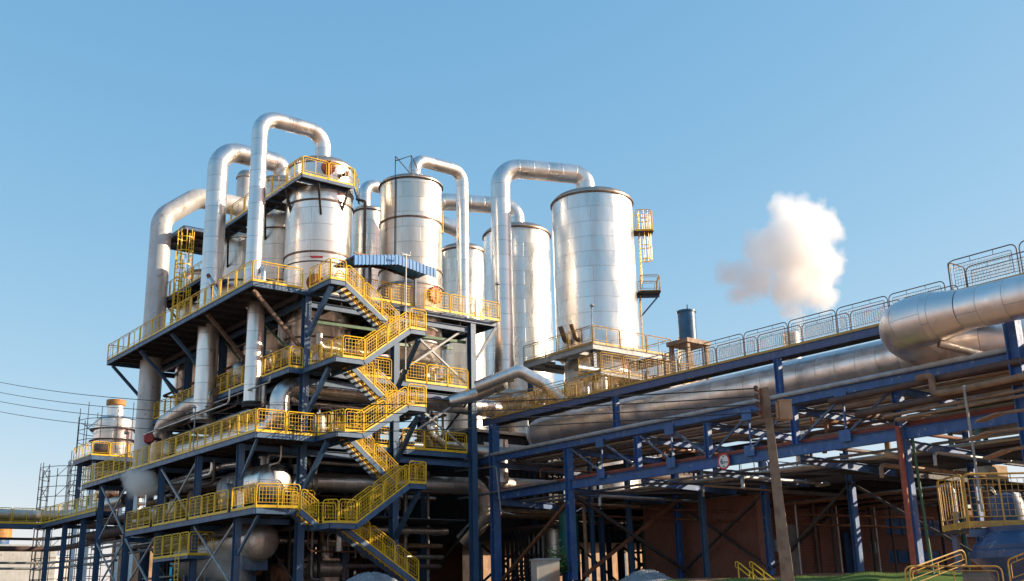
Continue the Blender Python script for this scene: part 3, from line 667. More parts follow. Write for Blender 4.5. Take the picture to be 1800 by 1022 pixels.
# tank A surroundings
p = thing('tank_platform', 'square platform with golden rails round the foot of the biggest tank', 'platform', (AX, AY, 16.7))
x0, x1, y0, y1, zp = 43.5, 50.4, 47.4, 54.2, 16.75
for b in ((x0, x1, y0, y0+.95), (x0, x1, y1-.9, y1), (x0, x0+.95, y0+.95, y1-.9), (x1-.9, x1, y0+.95, y1-.9)): M().box(*b, zp-.06, zp).build('floor', 'grating', p)
m = M()
for a, b in (((x0, y0), (x1, y0)), ((x1, y0), (x1, y1)), ((x0, y1), (x0, y0)), ((x0, y1), (x1, y1))): m.beam((*a, zp-.2), (*b, zp-.2), .12, .32, prof='I')
for k in range(6): m.beam((x0+.1, y0+.6+k*1.1, zp-.22), (x0+1.2, y0+.6+k*1.1, zp-.22), .08, .2)
m.build('edge_beam', 'light_grey', p)
rail(p, [(x0, y1, zp), (x0, y0, zp), (x1, y0, zp), (x1, y1, zp)], 2.2, mat='yellow_old', mesh=False)
for x in (x0+.3, x1-.3):
    for y in (y0+.3, y1-.3): member((x, y, G), (x, y, zp-.35), .25, .25, 'blue', 'I', 'leg', p)
for i, s in enumerate((-.35, .35)):
    q, n = on((AX, AY), AR, -42+i*16, zp+.8); pipe('bronze bent nozzle standing at the %s of the golden tank platform' % ('left' if i == 0 else 'inner corner'), [q-n*.2, q+n*.4, q+n*.4+V((-.35, 0, .9))], .16, 'bronze', bend=.2, seg=12, name='nozzle_pipe')
ld = V((.79, -.61, 0))
q = V((AX, AY, 0))+ld*(AR+.38); s2 = Z3.cross(ld)
cage('yellow caged ladder down the right flank of the biggest tank', (q.x, q.y, 0), 21.9, 26.9, ld, .42)
p = thing('side_platform', 'tiny railed rest platform hanging on the right flank of the biggest tank', 'platform', (q.x, q.y, 21))
c = V((AX, AY, 21.1))+ld*(AR+.75)
M().quadbox(c, ld*.75, s2*.75, Z3*.04).build('floor', 'grating', p)
m = M(); m.quadbox(c-Z3*.12, ld*.75, s2*.03, Z3*.08); m.beam(c+ld*.7-Z3*.1, c-ld*.55-Z3*1.5, .1, .1); m.build('bracket', 'blue', p)
cs = [c+ld*a+s2*b for a, b in ((-.6, -.72), (.72, -.72), (.72, .72), (-.6, .72))]
rail(p, cs, 1.4, mat='yellow_old', mesh=False, toe=.1)
c = V((AX, AY, 25.4))+ld*(AR+.6)
p = thing('side_platform', 'small yellow gate platform near the top of the caged ladder on the biggest tank', 'platform', c)
M().quadbox(c, ld*.7, s2*.5, Z3*.04).build('floor', 'grating', p); cs = [c+ld*a+s2*b for a, b in ((-.5, -.5), (.65, -.5), (.65, .5), (-.5, .5))]
rail(p, cs, 1.1, h=1.5, mesh=False)
m = M(); q = V((AX, AY, 0))+ld*(AR+.2); 
for k in (-.2, .2): m.beam(V((q.x, q.y, 16.8))+s2*k, V((q.x, q.y, 21.0))+s2*k, .05, .05)
for i in range(14): m.beam(V((q.x, q.y, 17+i*.3))-s2*.2, V((q.x, q.y, 17+i*.3))+s2*.2, .03, .03)
solo(m, 'ladder', 'yellow_old', 'plain ladder between the golden tank platform and the tiny rest platform', 'ladder')
q = ay(782, 372, 55.5); p = thing('side_platform', 'tiny yellow railed bracket platform on the right side of the golden stained vessel', 'platform', (36.2, 53.8, 23.6))
M().box(35.75, 36.5, 53.2, 54.2, 24.1, 24.16).build('floor', 'dark_steel', p); rail(p, [(35.75, 53.2, 24.16), (36.5, 53.2, 24.16), (36.5, 54.2, 24.16)], 1, h=1.35, mesh=False)
# golden connecting pipes between tower and rack
pipe('bright silver pipe slanting down over the rack walkway onto the big pipe', [(36.0, 49.2, 13.55), (37.6, 47.3, 14.35), (38.9, 46.6, 13.6), (40.6, 45.2, 11.4)], .36, 'pipe_clad', bend=.35)
pipe('golden silver pipe elbow joining the right tower corner to the slanting pipe', [(35.2, 50.9, 12.9), (36.8, 50.2, 13.4), (37.6, 48.6, 13.9)], .40, 'pipe_clad', bend=.5)
for i, (px, py) in enumerate(((905, 700), (880, 690), (925, 715))):
    q = ax(px, py, 41.5+i); pipe('%s golden lit pipe lying behind the left end of the rack walkway' % ('upper', 'middle', 'lower')[i], [q+V((-1.5, 3, 0)), q, q+V((4, -1, .1)), q+V((5, -7, .1))], .3-.05*i, 'dull_clad', bend=.5, group='pipes behind the walkway end')
for i, px in enumerate((1000, 1030, 1062)):
    q = ax(px, 690, 41.6); pipe('short upright silver pipe %s behind the walkway rail under the biggest tank' % ('left', 'middle', 'right')[i], [(q.x, q.y, 9.5), (q.x, q.y, 13.3+i*.3)], .22, 'tank_clad_old', seg=16, group='stub pipes under the biggest tank')
q = ax(1040, 680, 42.5); p = thing('process_platform', 'cluttered golden railed platform between the rack walkway and the biggest tank', 'platform', (42, 46, 12.4))
deck(p, 39.8, 43.2, 38.5, 50.5, 12.5, mat='light_grey'); rail(p, [(39.8, 50.5, 12.5), (39.8, 42.5, 12.5)], 1.6, mat='yellow_old'); rail(p, [(43.2, 50.5, 12.5), (43.2, 38.5, 12.5), (39.8, 38.5, 12.5)], 1.7, mat='yellow_old')
for y in (39, 44.5, 50): member((43, y, G), (43, y, 12.2), .25, .25, 'blue', 'I', 'leg', p)
for i in range(9):
    y = 40+i*1.15; x = 41+.7*math.sin(i*2.1); h = .5+.5*abs(math.sin(i*1.7))
    t = thing('valve', 'brass coloured valve body number %s from the right on the cluttered golden platform' % ('one two three four five six seven eight nine'.split()[i]), 'valve', (x, y, 12.5), 'valves on the cluttered golden platform')
    t['label'] = 'brass coloured valve with hand wheel standing on the cluttered golden railed platform'
    M().lathe((x, y, 12.5), [(0.01, 0), (.2, 0), (.2, .08), (.1, .12), (.14, h*.5), (.1, h), (0.01, h)], 14).build('body', 'bronze', t)
    M().tube([(x+.22*math.cos(a*math.tau/10), y+.22*math.sin(a*math.tau/10), 12.5+h+.1) for a in range(11)], .025, 5).tube([(x, y, 12.5+h), (x, y, 12.62+h)], .03, 6).build('hand_wheel', 'red' if i % 4 == 2 else 'bronze', t)
# ------------------------------------------------------------------ small pipework packed between the tower floors
pipe('thin brown pipe standing in the gap right of the front vessel', [(31.05, 53.6, 18), (31.05, 53.6, 25.2), (30.8, 54.2, 25.5)], .09, 'bronze', bend=.2, seg=10)
R_ = random.Random(21)
lev = {'ground': (3.3, 5.7), 'second': (7.0, 9.3), 'third': (10.6, 13.0), 'fourth': (14.5, 17.0)}
cols = {'galv': 'grey', 'dull_clad': 'silver', 'tan_pipe': 'tan', 'rust': 'rusty', 'pipe_clad': 'bright', 'brown_pipe': 'brown', 'green': 'green'}
mk = ['galv', 'dull_clad', 'tan_pipe', 'pipe_clad', 'rust', 'dull_clad', 'brown_pipe', 'galv']
for ln, (z0, z1) in lev.items():
    for i in range(9):          # across the front bays
        y = 51.6+i*.62; z = R_.uniform(z0, z1); xa = R_.choice((26.4, 27.5, 31.8, 29.0)); xb = xa+R_.uniform(3, 8); xb = min(xb, 37.8); mt = mk[(i*3+len(ln)) % 8]; r = R_.choice((.05, .07, .09, .13, .2))
        if mt == 'pipe_clad' or mt == 'dull_clad': r = max(r, .12)
        zz = min(z1+.3, max(z0-.3, z+R_.choice((-1.2, 1.2, .8))))
        pipe('%s pipe with a bent end crossing the front bays of the %s storey' % (cols[mt], ln), [(xa, y, zz), (xa, y, z), (xb, y, z), (xb, y+1.5, z)], r, mt, bend=.3, seg=12, name='process_pipe', group='%s pipes crossing the %s storey' % (cols[mt], ln))
    for i in range(8):          # running back along the left side
        x = 23.4+i*.42; z = R_.uniform(z0, z1); ya = R_.uniform(50.5, 58); yb = R_.uniform(62, 72); mt = mk[(i*5+len(ln)) % 8]; r = R_.choice((.05, .08, .1, .16))
        if ln == 'fourth' and x < 25.5: continue
        zz = min(z1+.3, max(z0-.3, z+R_.choice((-1.2, 1.2, .8))))
        pipe('%s pipe running back along the left side of the %s storey' % (cols[mt], ln), [(x, ya, zz), (x, ya, z), (x, yb, z), (x+1, yb, z)], r, mt, bend=.3, seg=12, name='process_pipe', group='%s pipes along the left side of the %s storey' % (cols[mt], ln))
def equipment(x, y, z, r, h, mt, lab, grp):
    t = thing('process_vessel', lab, 'vessel', (x, y, z), grp)
    M().lathe((x, y, z+.35), [(.01, 0), (r*.7, .08), (r, .3), (r, h-.3), (r*.7, h-.08), (.01, h)], 24).build('shell', mt, t)
    M().tube([(x, y, z+.3+h), (x, y, z+.7+h), (x+r+.4, y, z+.7+h), (x+r+.4, y, z+.1)], .07, 10, bend=.2).build('outlet_pipe', 'galv', t)
    M().lathe((x, y, z+h*.6), [(r, -.04), (r+.05, -.04), (r+.05, .04), (r, .04)], 24).build('band', 'bronze', t)
    for a in (.5, 2.6, 4.7): M().beam((x+r*.75*math.cos(a), y+r*.75*math.sin(a), z), (x+r*.75*math.cos(a), y+r*.75*math.sin(a), z+.6), .08, .08).build('leg', 'blue', t)
E1 = [(28.2, 53.6, 13.75, .5, 1.9, 'dull_clad'), (34.2, 52.4, 13.75, .7, 1.6, 'dull_clad'), (35.6, 53.2, 10, .4, 2.2, 'tank_clad_old'), (29.2, 53.2, 10, .45, 1.6, 'rust'), (27.6, 52.2, 10, .4, 1.4, 'galv'), (33.0, 53.4, 6.3, .5, 2.0, 'dull_clad'), (24.2, 60.5, 6.3, .4, 1.6, 'tan_pipe'), (24.3, 63.5, 6.3, .45, 1.4, 'dull_clad'), (23.9, 55.2, 6.3, .35, 1.5, 'galv'), (25.8, 58.5, 13.75, .55, 1.5, 'dull_clad'), (26.2, 63.5, 13.75, .5, 1.5, 'tan_pipe'), (24.6, 66.0, 10, .5, 1.5, 'dull_clad'), (26.9, 56.0, 10, .5, 2.3, 'tank_clad_old')]
W1 = ['silver, third storey behind the stair', 'squat silver, third storey at the right end', 'tall silver, mid height at the right column', 'rusty, mid height behind the stair', 'small grey, mid height by the corner column', 'silver, second storey behind the stair', 'tan, lowest long platform', 'silver, far part of the lowest long platform', 'slim grey, near end of the lowest long platform', 'silver, third storey left side', 'tan, third storey left side', 'silver, far part of the mid height platform', 'tall old silver, mid height behind the bent pipe']
for e, wd in zip(E1, W1): equipment(*e, 'small process vessel on legs: '+wd, 'small process vessels inside the tower')
# ------------------------------------------------------------------ pipe rack
RX, RX2 = 37.65, 44.9
rk = thing('pipe_rack', 'bright blue peeling steel pipe rack spanning the road on the right', 'pipe rack', (RX, 43.3, G))
def rm(p, q, w, h, mat='rack_blue', prof='I', name='beam', parent=rk): return M().beam(p, q, w, h, prof=prof).build(name, mat, parent)
rm((RX, 49.8, G), (RX, 49.8, 11.6), .5, .36, name='column'); 
rm((RX, 43.3, G), (RX, 43.3, 9.42), .36, .36, name='column'); rm((RX, 23.6, G), (RX, 23.6, 9.42), .34, .34, name='column', mat='rack_blue')
rm((RX-.35, 18.5, G), (RX-.35, 18.5, 10.95), .46, .46, name='column')
for y in (39.5, 29.2): rm((RX, y, 10.05), (RX, y, 11.62), .26, .26, name='column')
for y in (38.1, 33.5, 28.6): rm((RX, y, 7.8), (RX, y, 9.42), .26, .26, name='post')
for y in (42.6, 36.4, 31.2, 25.0, 19.0): rm((RX2, y, G), (RX2, y, 9.3), .3, .3, name='column')
for y in (36.4, 25): rm((52, y, G), (52, y, 9.3), .3, .3, name='column', mat='rack_grey')
rm((RX, 49.6, 7.5), (RX, 16, 7.62), .22, .46, name='girder')
rm((RX, 51.2, 9.62), (RX, 14, 9.75), .2, .34, name='girder')
rm((RX2, 52, 7.1), (RX2, 14, 7.1), .22, .46, name='girder', mat='dark_steel'); rm((RX2, 52, 9.3), (RX2, 14, 9.3), .2, .3, name='girder', mat='dark_steel')
for y in (43.3, 38.1, 33.5, 28.6, 23.6, 18.8, 49.8):
    rm((RX+.15, y, 9.3), (RX2-.15, y, 9.15), .2, .3, 'rack_grey' if y > 45 else 'rack_blue', name='crossbeam'); rm((RX+.15, y, 7.2), (RX2-.15, y, 7.0), .2, .34, 'rack_blue', name='crossbeam')
    rm((RX2+.2, y, 7.0), (52, y, 7.0), .2, .3, 'dark_steel', name='crossbeam')
ys = [43.3, 38.1, 33.5, 28.6, 23.6]
for i, (a, b) in enumerate(zip(ys, ys[1:])):
    mid = (a+b)/2; mt = 'rack_grey'
    M().beam((RX, a-.2, 9.4), (RX, mid, 7.9), .07, .09).build('brace', mt, rk) if i < 2 else M().beam((RX, b+.2, 9.4), (RX, mid, 7.9), .07, .09).build('brace', mt, rk)
    M().beam((RX, mid, 9.42), (RX, mid, 7.85), .07, .07).build('rod', 'rack_blue', rk)
    if i < 2: M().beam((RX, mid-.1, 9.4), (RX, b+.15, 7.95), .07, .09).build('brace', mt, rk)
    else: M().beam((RX, mid+.1, 9.4), (RX, a-.15, 7.95), .07, .09).build('brace', mt, rk)
    for q in ((RX-.02, mid, 7.85), (RX-.02, mid, 9.42)): M().box(q[0]-.14, q[0]-.12, q[1]-.28, q[1]+.28, q[2]-.25, q[2]+.22).build('gusset_plate', 'rack_blue', rk)
    M().beam((RX+.2, a, 9.25), (RX2-.2, b, 9.1), .1, .1).build('brace', 'dark_steel', rk); M().beam((RX+.2, a, 7.1), (RX2-.2, b, 6.95), .1, .1).build('brace', 'dark_steel', rk)
# big X braces at ground level
for a, b, mt in (((RX+.2, 43.2, 7.0), (RX2, 42.0, 3.0), 'dark_steel'), ((RX+.4, 42.9, 2.9), (RX2-.1, 42.5, 6.9), 'rust'), ((RX+.1, 49.4, 2.9), (RX, 43.6, 6.6), 'rust')):
    M().beam(a, b, .16, .16).build('brace', mt, rk)
for a, b in (((RX2, 42.6, 3), (RX2, 36.4, 6.8)), ((RX2, 36.4, 3), (RX2, 31.2, 6.8)), ((RX2, 42.6, 6.8), (RX2, 36.4, 3)), ((RX2, 36.4, 3), (52, 36.4, 6.8)), ((RX2, 31.2, 6.8), (RX2, 25, 3)), ((RX2, 25, 6.6), (52, 25, 3))):
    M().beam(a, b, .12, .12).build('brace', 'dark_steel', rk)
# walkway on top
wk = thing('rack_walkway', 'long walkway with shade-browned mesh railings running along the top of the pipe rack', 'walkway', (RX, 39.5, 12))
m = M()
for i in range(7): m.box(RX+.05+i*.125, RX+.10+i*.125, 21.0, 50.9, 11.95, 11.99)
m.build('floor', 'galv', wk)
m = M(); m.beam((RX, 50.9, 11.82), (RX, 21.0, 11.82), .1, .34, prof='I'); m.build('edge_beam', 'rack_walk_blue', wk); 
m = M(); m.beam((RX+.95, 50.9, 11.84), (RX+.95, 21.0, 11.84), .08, .24, prof='I')
for i in range(22): m.beam((RX+.06, 22+i*1.3, 11.85), (RX+.92, 22+i*1.3, 11.85), .06, .14)
m.build('joists', 'dark_steel', wk)
n = 12; st = (50.9-21.0)/n
def wpanel(y0, y1, x, z, h=1.15, mat='rail_shade_brown'):
    return panel(wk, (x, y0, z), (x, y1, z), h=h, mat=mat, r=.022, inset=.16, cr=.2, toe=.10, grid=.105, wr=.005, midpost=False)
pn = wpanel(50.9, 50.9-st, RX, 12, mat='yellow_old'); pf = wpanel(50.9, 50.9-st, RX+.95, 12, mat='yellow_old')
for i in range(1, 5): copy_part(pn, wk, (0, -st*i, 0)); copy_part(pf, wk, (0, -st*i, 0))
pn = wpanel(50.9-5*st, 50.9-6*st, RX, 12); pf = wpanel(50.9-5*st, 50.9-6*st, RX+.95, 12)  # from here the panels turn brown, shade put into their colour
for i in range(1, 7): copy_part(pn, wk, (0, -st*i, 0)); copy_part(pf, wk, (0, -st*i, 0))
M().beam((RX-.03, 38.5, 12.05), (RX-.03, 21.0, 12.05), .02, .10).build('toe_board', 'rail_toe', wk)
w2 = thing('upper_walkway', 'raised walkway section with tall mesh rails above the thick pipe at the right edge', 'walkway', (RX, 18, 12.5))
M().box(RX+.03, RX+1.3, 12.5, 20.8, 12.46, 12.52).build('floor', 'grating', w2); M().beam((RX, 20.8, 12.33), (RX, 12.5, 12.33), .08, .40).build('edge_beam', 'rack_walk_blue', w2)
M().beam((RX+1.3, 20.8, 12.33), (RX+1.3, 12.5, 12.33), .08, .40).build('edge_beam', 'rack_walk_blue', w2)
M().beam((RX-.03, 20.8, 12.6), (RX-.03, 12.5, 12.6), .02, .12).build('toe_board', 'rail_toe', w2)
for i, y in enumerate((20.8, 18.0, 15.2)):
    panel(w2, (RX, y, 12.53), (RX, y-2.75, 12.53), h=1.3, mat='rail_shade_brown', inset=.2, cr=.22, grid=.11, wr=.005, midpost=False, r=.024)
    panel(w2, (RX+1.25, y, 12.53), (RX+1.25, y-2.75, 12.53), h=1.3, mat='rail_shade_brown', inset=.2, cr=.22, grid=.11, wr=.005, midpost=False, r=.024)
panel(w2, (RX, 20.8, 12.53), (RX+1.25, 20.8, 12.53), h=1.3, mat='rail_shade_brown', inset=.15, mesh=False, r=.024)
# pipes on the rack
BX, BZ, BR = 39.35, 10.95, .88
pipe('very thick silver main pipe lying along the pipe rack with blunt left end', [(44.5, 48.2, 10.4), (BX+.1, 48.2, 10.95), (BX, 46.4, BZ), (BX, 21.0, BZ), (BX+2.5, 18.5, BZ)], BR, 'main_clad', bend=1.3, seg=48, name='main_pipe', cat='large pipe')
t = thing('upper_main_pipe', 'thick brownish pipe at the right edge swelling into a bulbous elbow', 'large pipe', (36.6, 22, 11.4))
UX = 36.6; UZ = 11.55
M().tube([(UX, 6, UZ-.15), (UX, 19.8, UZ)], .76, 40).build('pipe_run', 'main_clad', t)
M().tube([(UX, 19.8, UZ), (UX+.05, 21.1, UZ)], .76, 40, r2=.98, caps=False).build('reducer', 'main_clad', t)
M().tube([(UX+.05, 21.1, UZ), (UX+.05, 22.6, UZ-.05), (BX+.6, 22.6, BZ-.3)], .98, 40, bend=1.25, nb=10).build('elbow', 'main_clad', t)
pipe('slim pale grey pipe lying on the front edge of the rack above the truss', [(RX-.12, 52.5, 9.88), (RX-.12, 13, 10.02)], .10, 'light_grey', seg=14, name='rack_pipe')
pipe('thin red brown pipe lying just above the lower blue girder', [(RX+.25, 49.6, 7.85), (RX+.25, 14, 7.98)], .10, 'red_pipe', seg=12, name='rack_pipe')
pipe('second thin red pipe running beside the first on the lower girder', [(RX+.6, 49.6, 7.8), (RX+.6, 24, 7.9)], .07, 'red_pipe', seg=10, name='rack_pipe')
pipe('thin grey pipe projecting left of the lower girder past the tower corner column', [(RX-.3, 53.0, 7.62), (RX-.3, 44, 7.8)], .07, 'galv', seg=10, name='rack_pipe')
mats = ['brown_pipe', 'tan_pipe', 'dull_clad', 'brown_pipe', 'galv', 'tan_pipe', 'dull_clad', 'brown_pipe']
nm = ['first', 'second', 'third', 'fourth', 'fifth', 'sixth', 'seventh', 'eighth']
for i in range(8):
    x = RX+1.0+i*.78; r = (.12, .07, .18, .09, .10, .08, .22, .09)[i]; y0 = (49, 50, 49.5, 47, 50, 50, 49, 50)[i]
    pipe('%s coloured pipe of the upper rack layer, %s back from the front girder' % ({'brown_pipe': 'brown', 'tan_pipe': 'tan', 'dull_clad': 'silver', 'galv': 'grey'}[mats[i]], nm[i]), [(x, y0, 9.5+r), (x, 14, 9.5+r)], r, mats[i], seg=14, name='rack_pipe', group='pipes lying on the upper layer of the rack')
    if i in (1, 3, 5, 6, 7):
        pipe('%s coloured pipe of the lower rack layer, %s back from the front girder' % ({'brown_pipe': 'brown', 'tan_pipe': 'tan', 'dull_clad': 'silver', 'galv': 'grey'}[mats[(i+3) % 8]], nm[i]), [(x+.2, 51, 7.25+r), (x+.2, 14, 7.25+r)], r*.9, mats[(i+3) % 8], seg=12, name='rack_pipe', group='pipes lying on the lower layer of the rack')
t = thing('cable_tray', 'dark wide cable tray filling the rear half of the rack lower layer', 'cable tray', (42, 35, 7.3))
M().box(42.6, 44.4, 14, 51.5, 7.18, 7.24).build('tray', 'dark_steel', t); m = M()
for k in range(7): m.tube([(42.75+k*.25, 51, 7.3), (42.75+k*.25, 14, 7.3)], .05, 6)
m.build('cables', 'black', t)
# brown/tan pipework in the right part of the rack
pipe('dark brown pipe rising to the right just below the pale rack pipe', [(RX-.45, 26.4, 9.25), (RX-.45, 13, 9.55)], .14, 'brown_pipe', name='rack_pipe', seg=14)
pipe('lower dark brown pipe with a turned back end at the right of the rack', [(RX+2.8, 26.3, 8.9), (RX-.45, 25.2, 8.55), (RX-.45, 13, 8.85)], .15, 'brown_pipe', name='rack_pipe', seg=14, bend=.35)
pipe('tan thin pipe bundle bend near the red column', [(RX+3, 21.5, 8.3), (RX-.6, 24.2, 8.25), (RX-.6, 13, 8.5)], .07, 'tan_pipe', name='rack_pipe', seg=10, bend=.2)
pipe('second tan thin pipe under the first near the red column', [(RX+3, 20.9, 8.15), (RX-.75, 23.6, 8.05), (RX-.75, 13, 8.28)], .06, 'tan_pipe', name='rack_pipe', seg=10, bend=.2)
pipe('tan pipe with a raised loop between the brown pipes and the blue right column', [(RX-.8, 22.2, 9.45), (RX-.8, 21.6, 9.45), (RX-.8, 21.6, 8.75), (RX-.8, 20.8, 8.72), (RX-.8, 13, 9.0)], .13, 'tan_pipe', name='rack_pipe', seg=12, bend=.16)
q0 = ax(1600, 742, RX-.3); 
pipe('orange red downpipe strapped to the dark column near the road sign end of the rack', [ax(1578, 750, RX-.35), ax(1608, 1010, RX-.35)], .11, 'red_pipe', name='downpipe', seg=14, cat='downpipe')
pipe('green thin downpipe standing right of the orange red one', [ax(1602, 760, RX+.1), ax(1640, 1010, RX+.1)], .06, 'green', name='downpipe', seg=10, cat='downpipe')
pipe('thin grey conduit pole crossing in front of the tan pipes', [ax(1694, 678, RX-1.2), ax(1727, 900, RX-1.2)], .05, 'galv', name='conduit', seg=8, cat='conduit')
pipe('long rusty orange pipe falling from the lower girder to the ground between the rack columns', [ay(1024, 860, 44.5), ay(1033, 1015, 44.5)], .10, 'tan_pipe', name='downpipe', seg=12, cat='downpipe')
pipe('thin grey pipe hooking down the double blue column', [ax(800, 829, RX-.35), ax(872, 820, RX-.35), ax(880, 900, RX-.35), ax(905, 905, RX+.4)], .045, 'galv', bend=.2, seg=8)
for i, (y0, y1) in enumerate(((887, 898), (901, 914))):
    a = ad(885 if i else 905, y0, 66); b = ad(1640, y1+14+i*2, 52)
    pipe('%s long thin rusty pipe hanging under the rack in the shade' % ('upper', 'lower')[i], [a, b], .055, 'rust', seg=8, name='rack_pipe')
# curved cable trays at far right
for i, (py, qx) in enumerate(((735, 1722), (768, 1705), (800, 1735))):
    a = ad(qx, py+6, 37); b = ad(qx+35, py-8, 36); c = ad(1815, py-16, 33); m = M()
    for p0, p1 in ((a, b), (b, c)): m.beam(p0, p1, .35, .07)
    solo(m, 'cable_tray', 'tan_pipe', '%s pale bent cable tray at the right edge beside the blue column' % ('upper', 'middle', 'lower')[i], 'cable tray')
# teal/green equipment beyond the right end
a = ad(1770, 625, 62); m = M().lathe((a.x, a.y, 10.6), [(0.01, 0), (4.2, .1), (4.2, 6.4), (4.0, 6.7), (.01, 7.4)], 48)
for k in range(6): m.tube([(a.x+3.6*math.cos(k), a.y+3.6*math.sin(k), 2.7), (a.x+3.6*math.cos(k), a.y+3.6*math.sin(k), 10.9)], .15, 8)
t = solo(m, 'green_tank', 'teal', 'large teal green tank glimpsed behind the blue column at the right edge', 'tank', base=(a.x, a.y, 2.7))
pipe('dark green pipe slanting behind the bulbous elbow', [ad(1640, 585, 45), ad(1800, 660, 41)], .22, 'green', seg=16)
pipe('grey pipe slanting down to the right under the bulbous elbow', [ad(1650, 605, 40), ad(1740, 628, 40)], .14, 'dull_clad', seg=14)
# exhaust stack with stand
c = ax(1210, 600, 44); t = thing('exhaust_stack', 'short dark blue cylindrical stack on a tan square frame behind the walkway rails', 'stack', (c.x, c.y, 12))
zt = ax(1209, 545, 44).z; M().lathe((c.x, c.y, c.z-.05), [(.01, 0), (.50, 0), (.50, zt-c.z-.1), (.55, zt-c.z-.1), (.55, zt-c.z), (.45, zt-c.z), (.44, zt-c.z-.6), (.01, zt-c.z-.6)], 32).build('barrel', 'stack_blue', t)
M().tube([(c.x+.1, c.y, zt-.2), (c.x+.1, c.y, zt+.35)], .03, 6).build('spike', 'dark_steel', t)
m = M()
for dx in (-.75, .75):
    for dy in (-.6, .6): m.beam((c.x+dx, c.y+dy, 10), (c.x+dx, c.y+dy, c.z-.1), .2, .2)
m.box(c.x-.95, c.x+.95, c.y-.8, c.y+.8, c.z-.3, c.z-.06); m.build('stand', 'tan_pipe', t)
c = ax(1395, 640, 52); zt = ax(1397, 585, 52).z; zb = ax(1397, 640, 52).z
t = thing('exhaust_stack', 'small grey pot shaped stack below the steam cloud behind the walkway', 'stack', (c.x, c.y, 9))
M().lathe((c.x, c.y, 9), [(.01, 0), (.38, 0), (.38, zb-9), (.5, zb-9), (.5, zt-9), (.4, zt-9), (.4, zt-9.6), (.01, zt-9.6)], 28).build('barrel', 'dull_clad', t)
c = ax(1285, 608, 50)
# height limit sign
def text(s, size, loc, ux, uy, mat, parent, name='lettering', ext=.004):
    cu = bpy.data.curves.new(name, 'FONT'); cu.body = s; cu.size = size; cu.extrude = ext; cu.align_x = 'CENTER'; cu.align_y = 'CENTER'
    tmp = bpy.data.objects.new(name, cu); COL.objects.link(tmp); dg = bpy.context.evaluated_depsgraph_get()
    me = bpy.data.meshes.new_from_object(tmp.evaluated_get(dg)); bpy.data.objects.remove(tmp)
    me.name = name; me.materials.clear(); me.materials.append(MAT[mat]); ux = V(ux).normalized(); uy = V(uy).normalized(); uz = ux.cross(uy)
    me.transform(Matrix((ux, uy, uz)).transposed().to_4x4())
    o = bpy.data.objects.new(name, me); COL.objects.link(o); o.parent = parent; o.location = V(loc)-wpos(parent); return o
q = ax(1272.5, 811.5, RX-.16); sr = .36
t = thing('height_sign', 'round white sign with red rim reading 6 m clearance on the lower blue girder', 'road sign', q)
nrm = V((-1, 0, 0)); M().lathe(q, [(0.001, .0), (sr, 0), (sr, .02), (0.001, .02)], 40, nrm).build('sign_face', 'sign_white', t)
M().lathe(q, [(sr*.80, .021), (sr*.80, .028), (sr*1.01, .028), (sr*1.01, -.005)], 40, nrm).build('red_rim', 'sign_red', t)
text('6', .36, q+V((-.03, .10, 0)), (0, -1, 0), (0, 0, 1), 'black', t); text('.0 m', .15, q+V((-.03, -.12, -.04)), (0, -1, 0), (0, 0, 1), 'black', t)
for s in (1, -1):
    m = M(); c = q+V((-.026, 0, s*.225)); i = len(m.v); m.v += [c+V((0, .055, -s*.03)), c+V((0, -.055, -s*.03)), c+V((0, 0, s*.045))]; m.v += [p+V((-.004, 0, 0)) for p in m.v[:3]]
    for fc in ((0, 1, 2), (3, 5, 4), (0, 3, 4, 1), (1, 4, 5, 2), (2, 5, 3, 0)): m.face(fc, ((0, 0),)*len(fc))
    m.build('arrow', 'black', t)
# ------------------------------------------------------------------ dense plant behind and below
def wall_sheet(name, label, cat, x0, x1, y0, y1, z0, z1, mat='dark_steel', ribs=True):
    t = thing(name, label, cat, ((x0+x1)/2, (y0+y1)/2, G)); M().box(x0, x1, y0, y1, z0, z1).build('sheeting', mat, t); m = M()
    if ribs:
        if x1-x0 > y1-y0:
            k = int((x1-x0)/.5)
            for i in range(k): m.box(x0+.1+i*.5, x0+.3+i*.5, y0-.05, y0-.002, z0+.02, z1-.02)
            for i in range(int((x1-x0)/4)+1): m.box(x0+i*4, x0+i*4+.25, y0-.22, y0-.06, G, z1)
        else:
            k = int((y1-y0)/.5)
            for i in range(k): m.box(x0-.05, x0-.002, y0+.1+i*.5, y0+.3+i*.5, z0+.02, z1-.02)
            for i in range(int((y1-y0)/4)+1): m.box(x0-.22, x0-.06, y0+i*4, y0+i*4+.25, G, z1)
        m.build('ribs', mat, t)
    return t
wall_sheet('rear_shade_sheet', 'dark sheet added as deep shade at the back of the tower', 'screen', 27.5, 38.2, 73.3, 73.4, 4.9, 13.4)  # dark sheet added so the back of the tower reads as shade
wall_sheet('inner_shade_sheet', 'dark sheet added as shade between the vessel rows of the tower', 'screen', 31.9, 32.0, 56.6, 72.3, 6.3, 17.3)  # dark sheet standing in for the shade of the inner bays
wall_sheet('inner_shade_sheet', 'short dark sheet added as shade behind the stair at mid height', 'screen', 26.3, 36.2, 61.5, 61.6, 6.35, 9.5)  # another dark sheet, shade put in behind the stair
t = thing('dark_fill_hall', 'dark hall added to darken the bays, on open legs under the three storage tanks', 'hall', (48, 55, G))
M().box(39.6, 60.5, 54.6, 72, 5.4, 11.9).build('sheeting', 'dark_steel', t)  # dark block added to fill the open bays with darkness
M().box(39.2, 60.9, 54.2, 72.4, 11.95, 12.15).build('roof', 'dull_clad', t)
m = M()
for i in range(40): m.box(39.8+i*.52, 40.0+i*.52, 54.53, 54.59, 5.5, 11.7)
m.build('ribs', 'dark_steel', t)
for i in range(6):
    for y in (54.8, 63, 71.5): M().beam((40+i*4, y, G), (40+i*4, y, 5.35), .35, .35, prof='I').build('leg', 'blue', t)
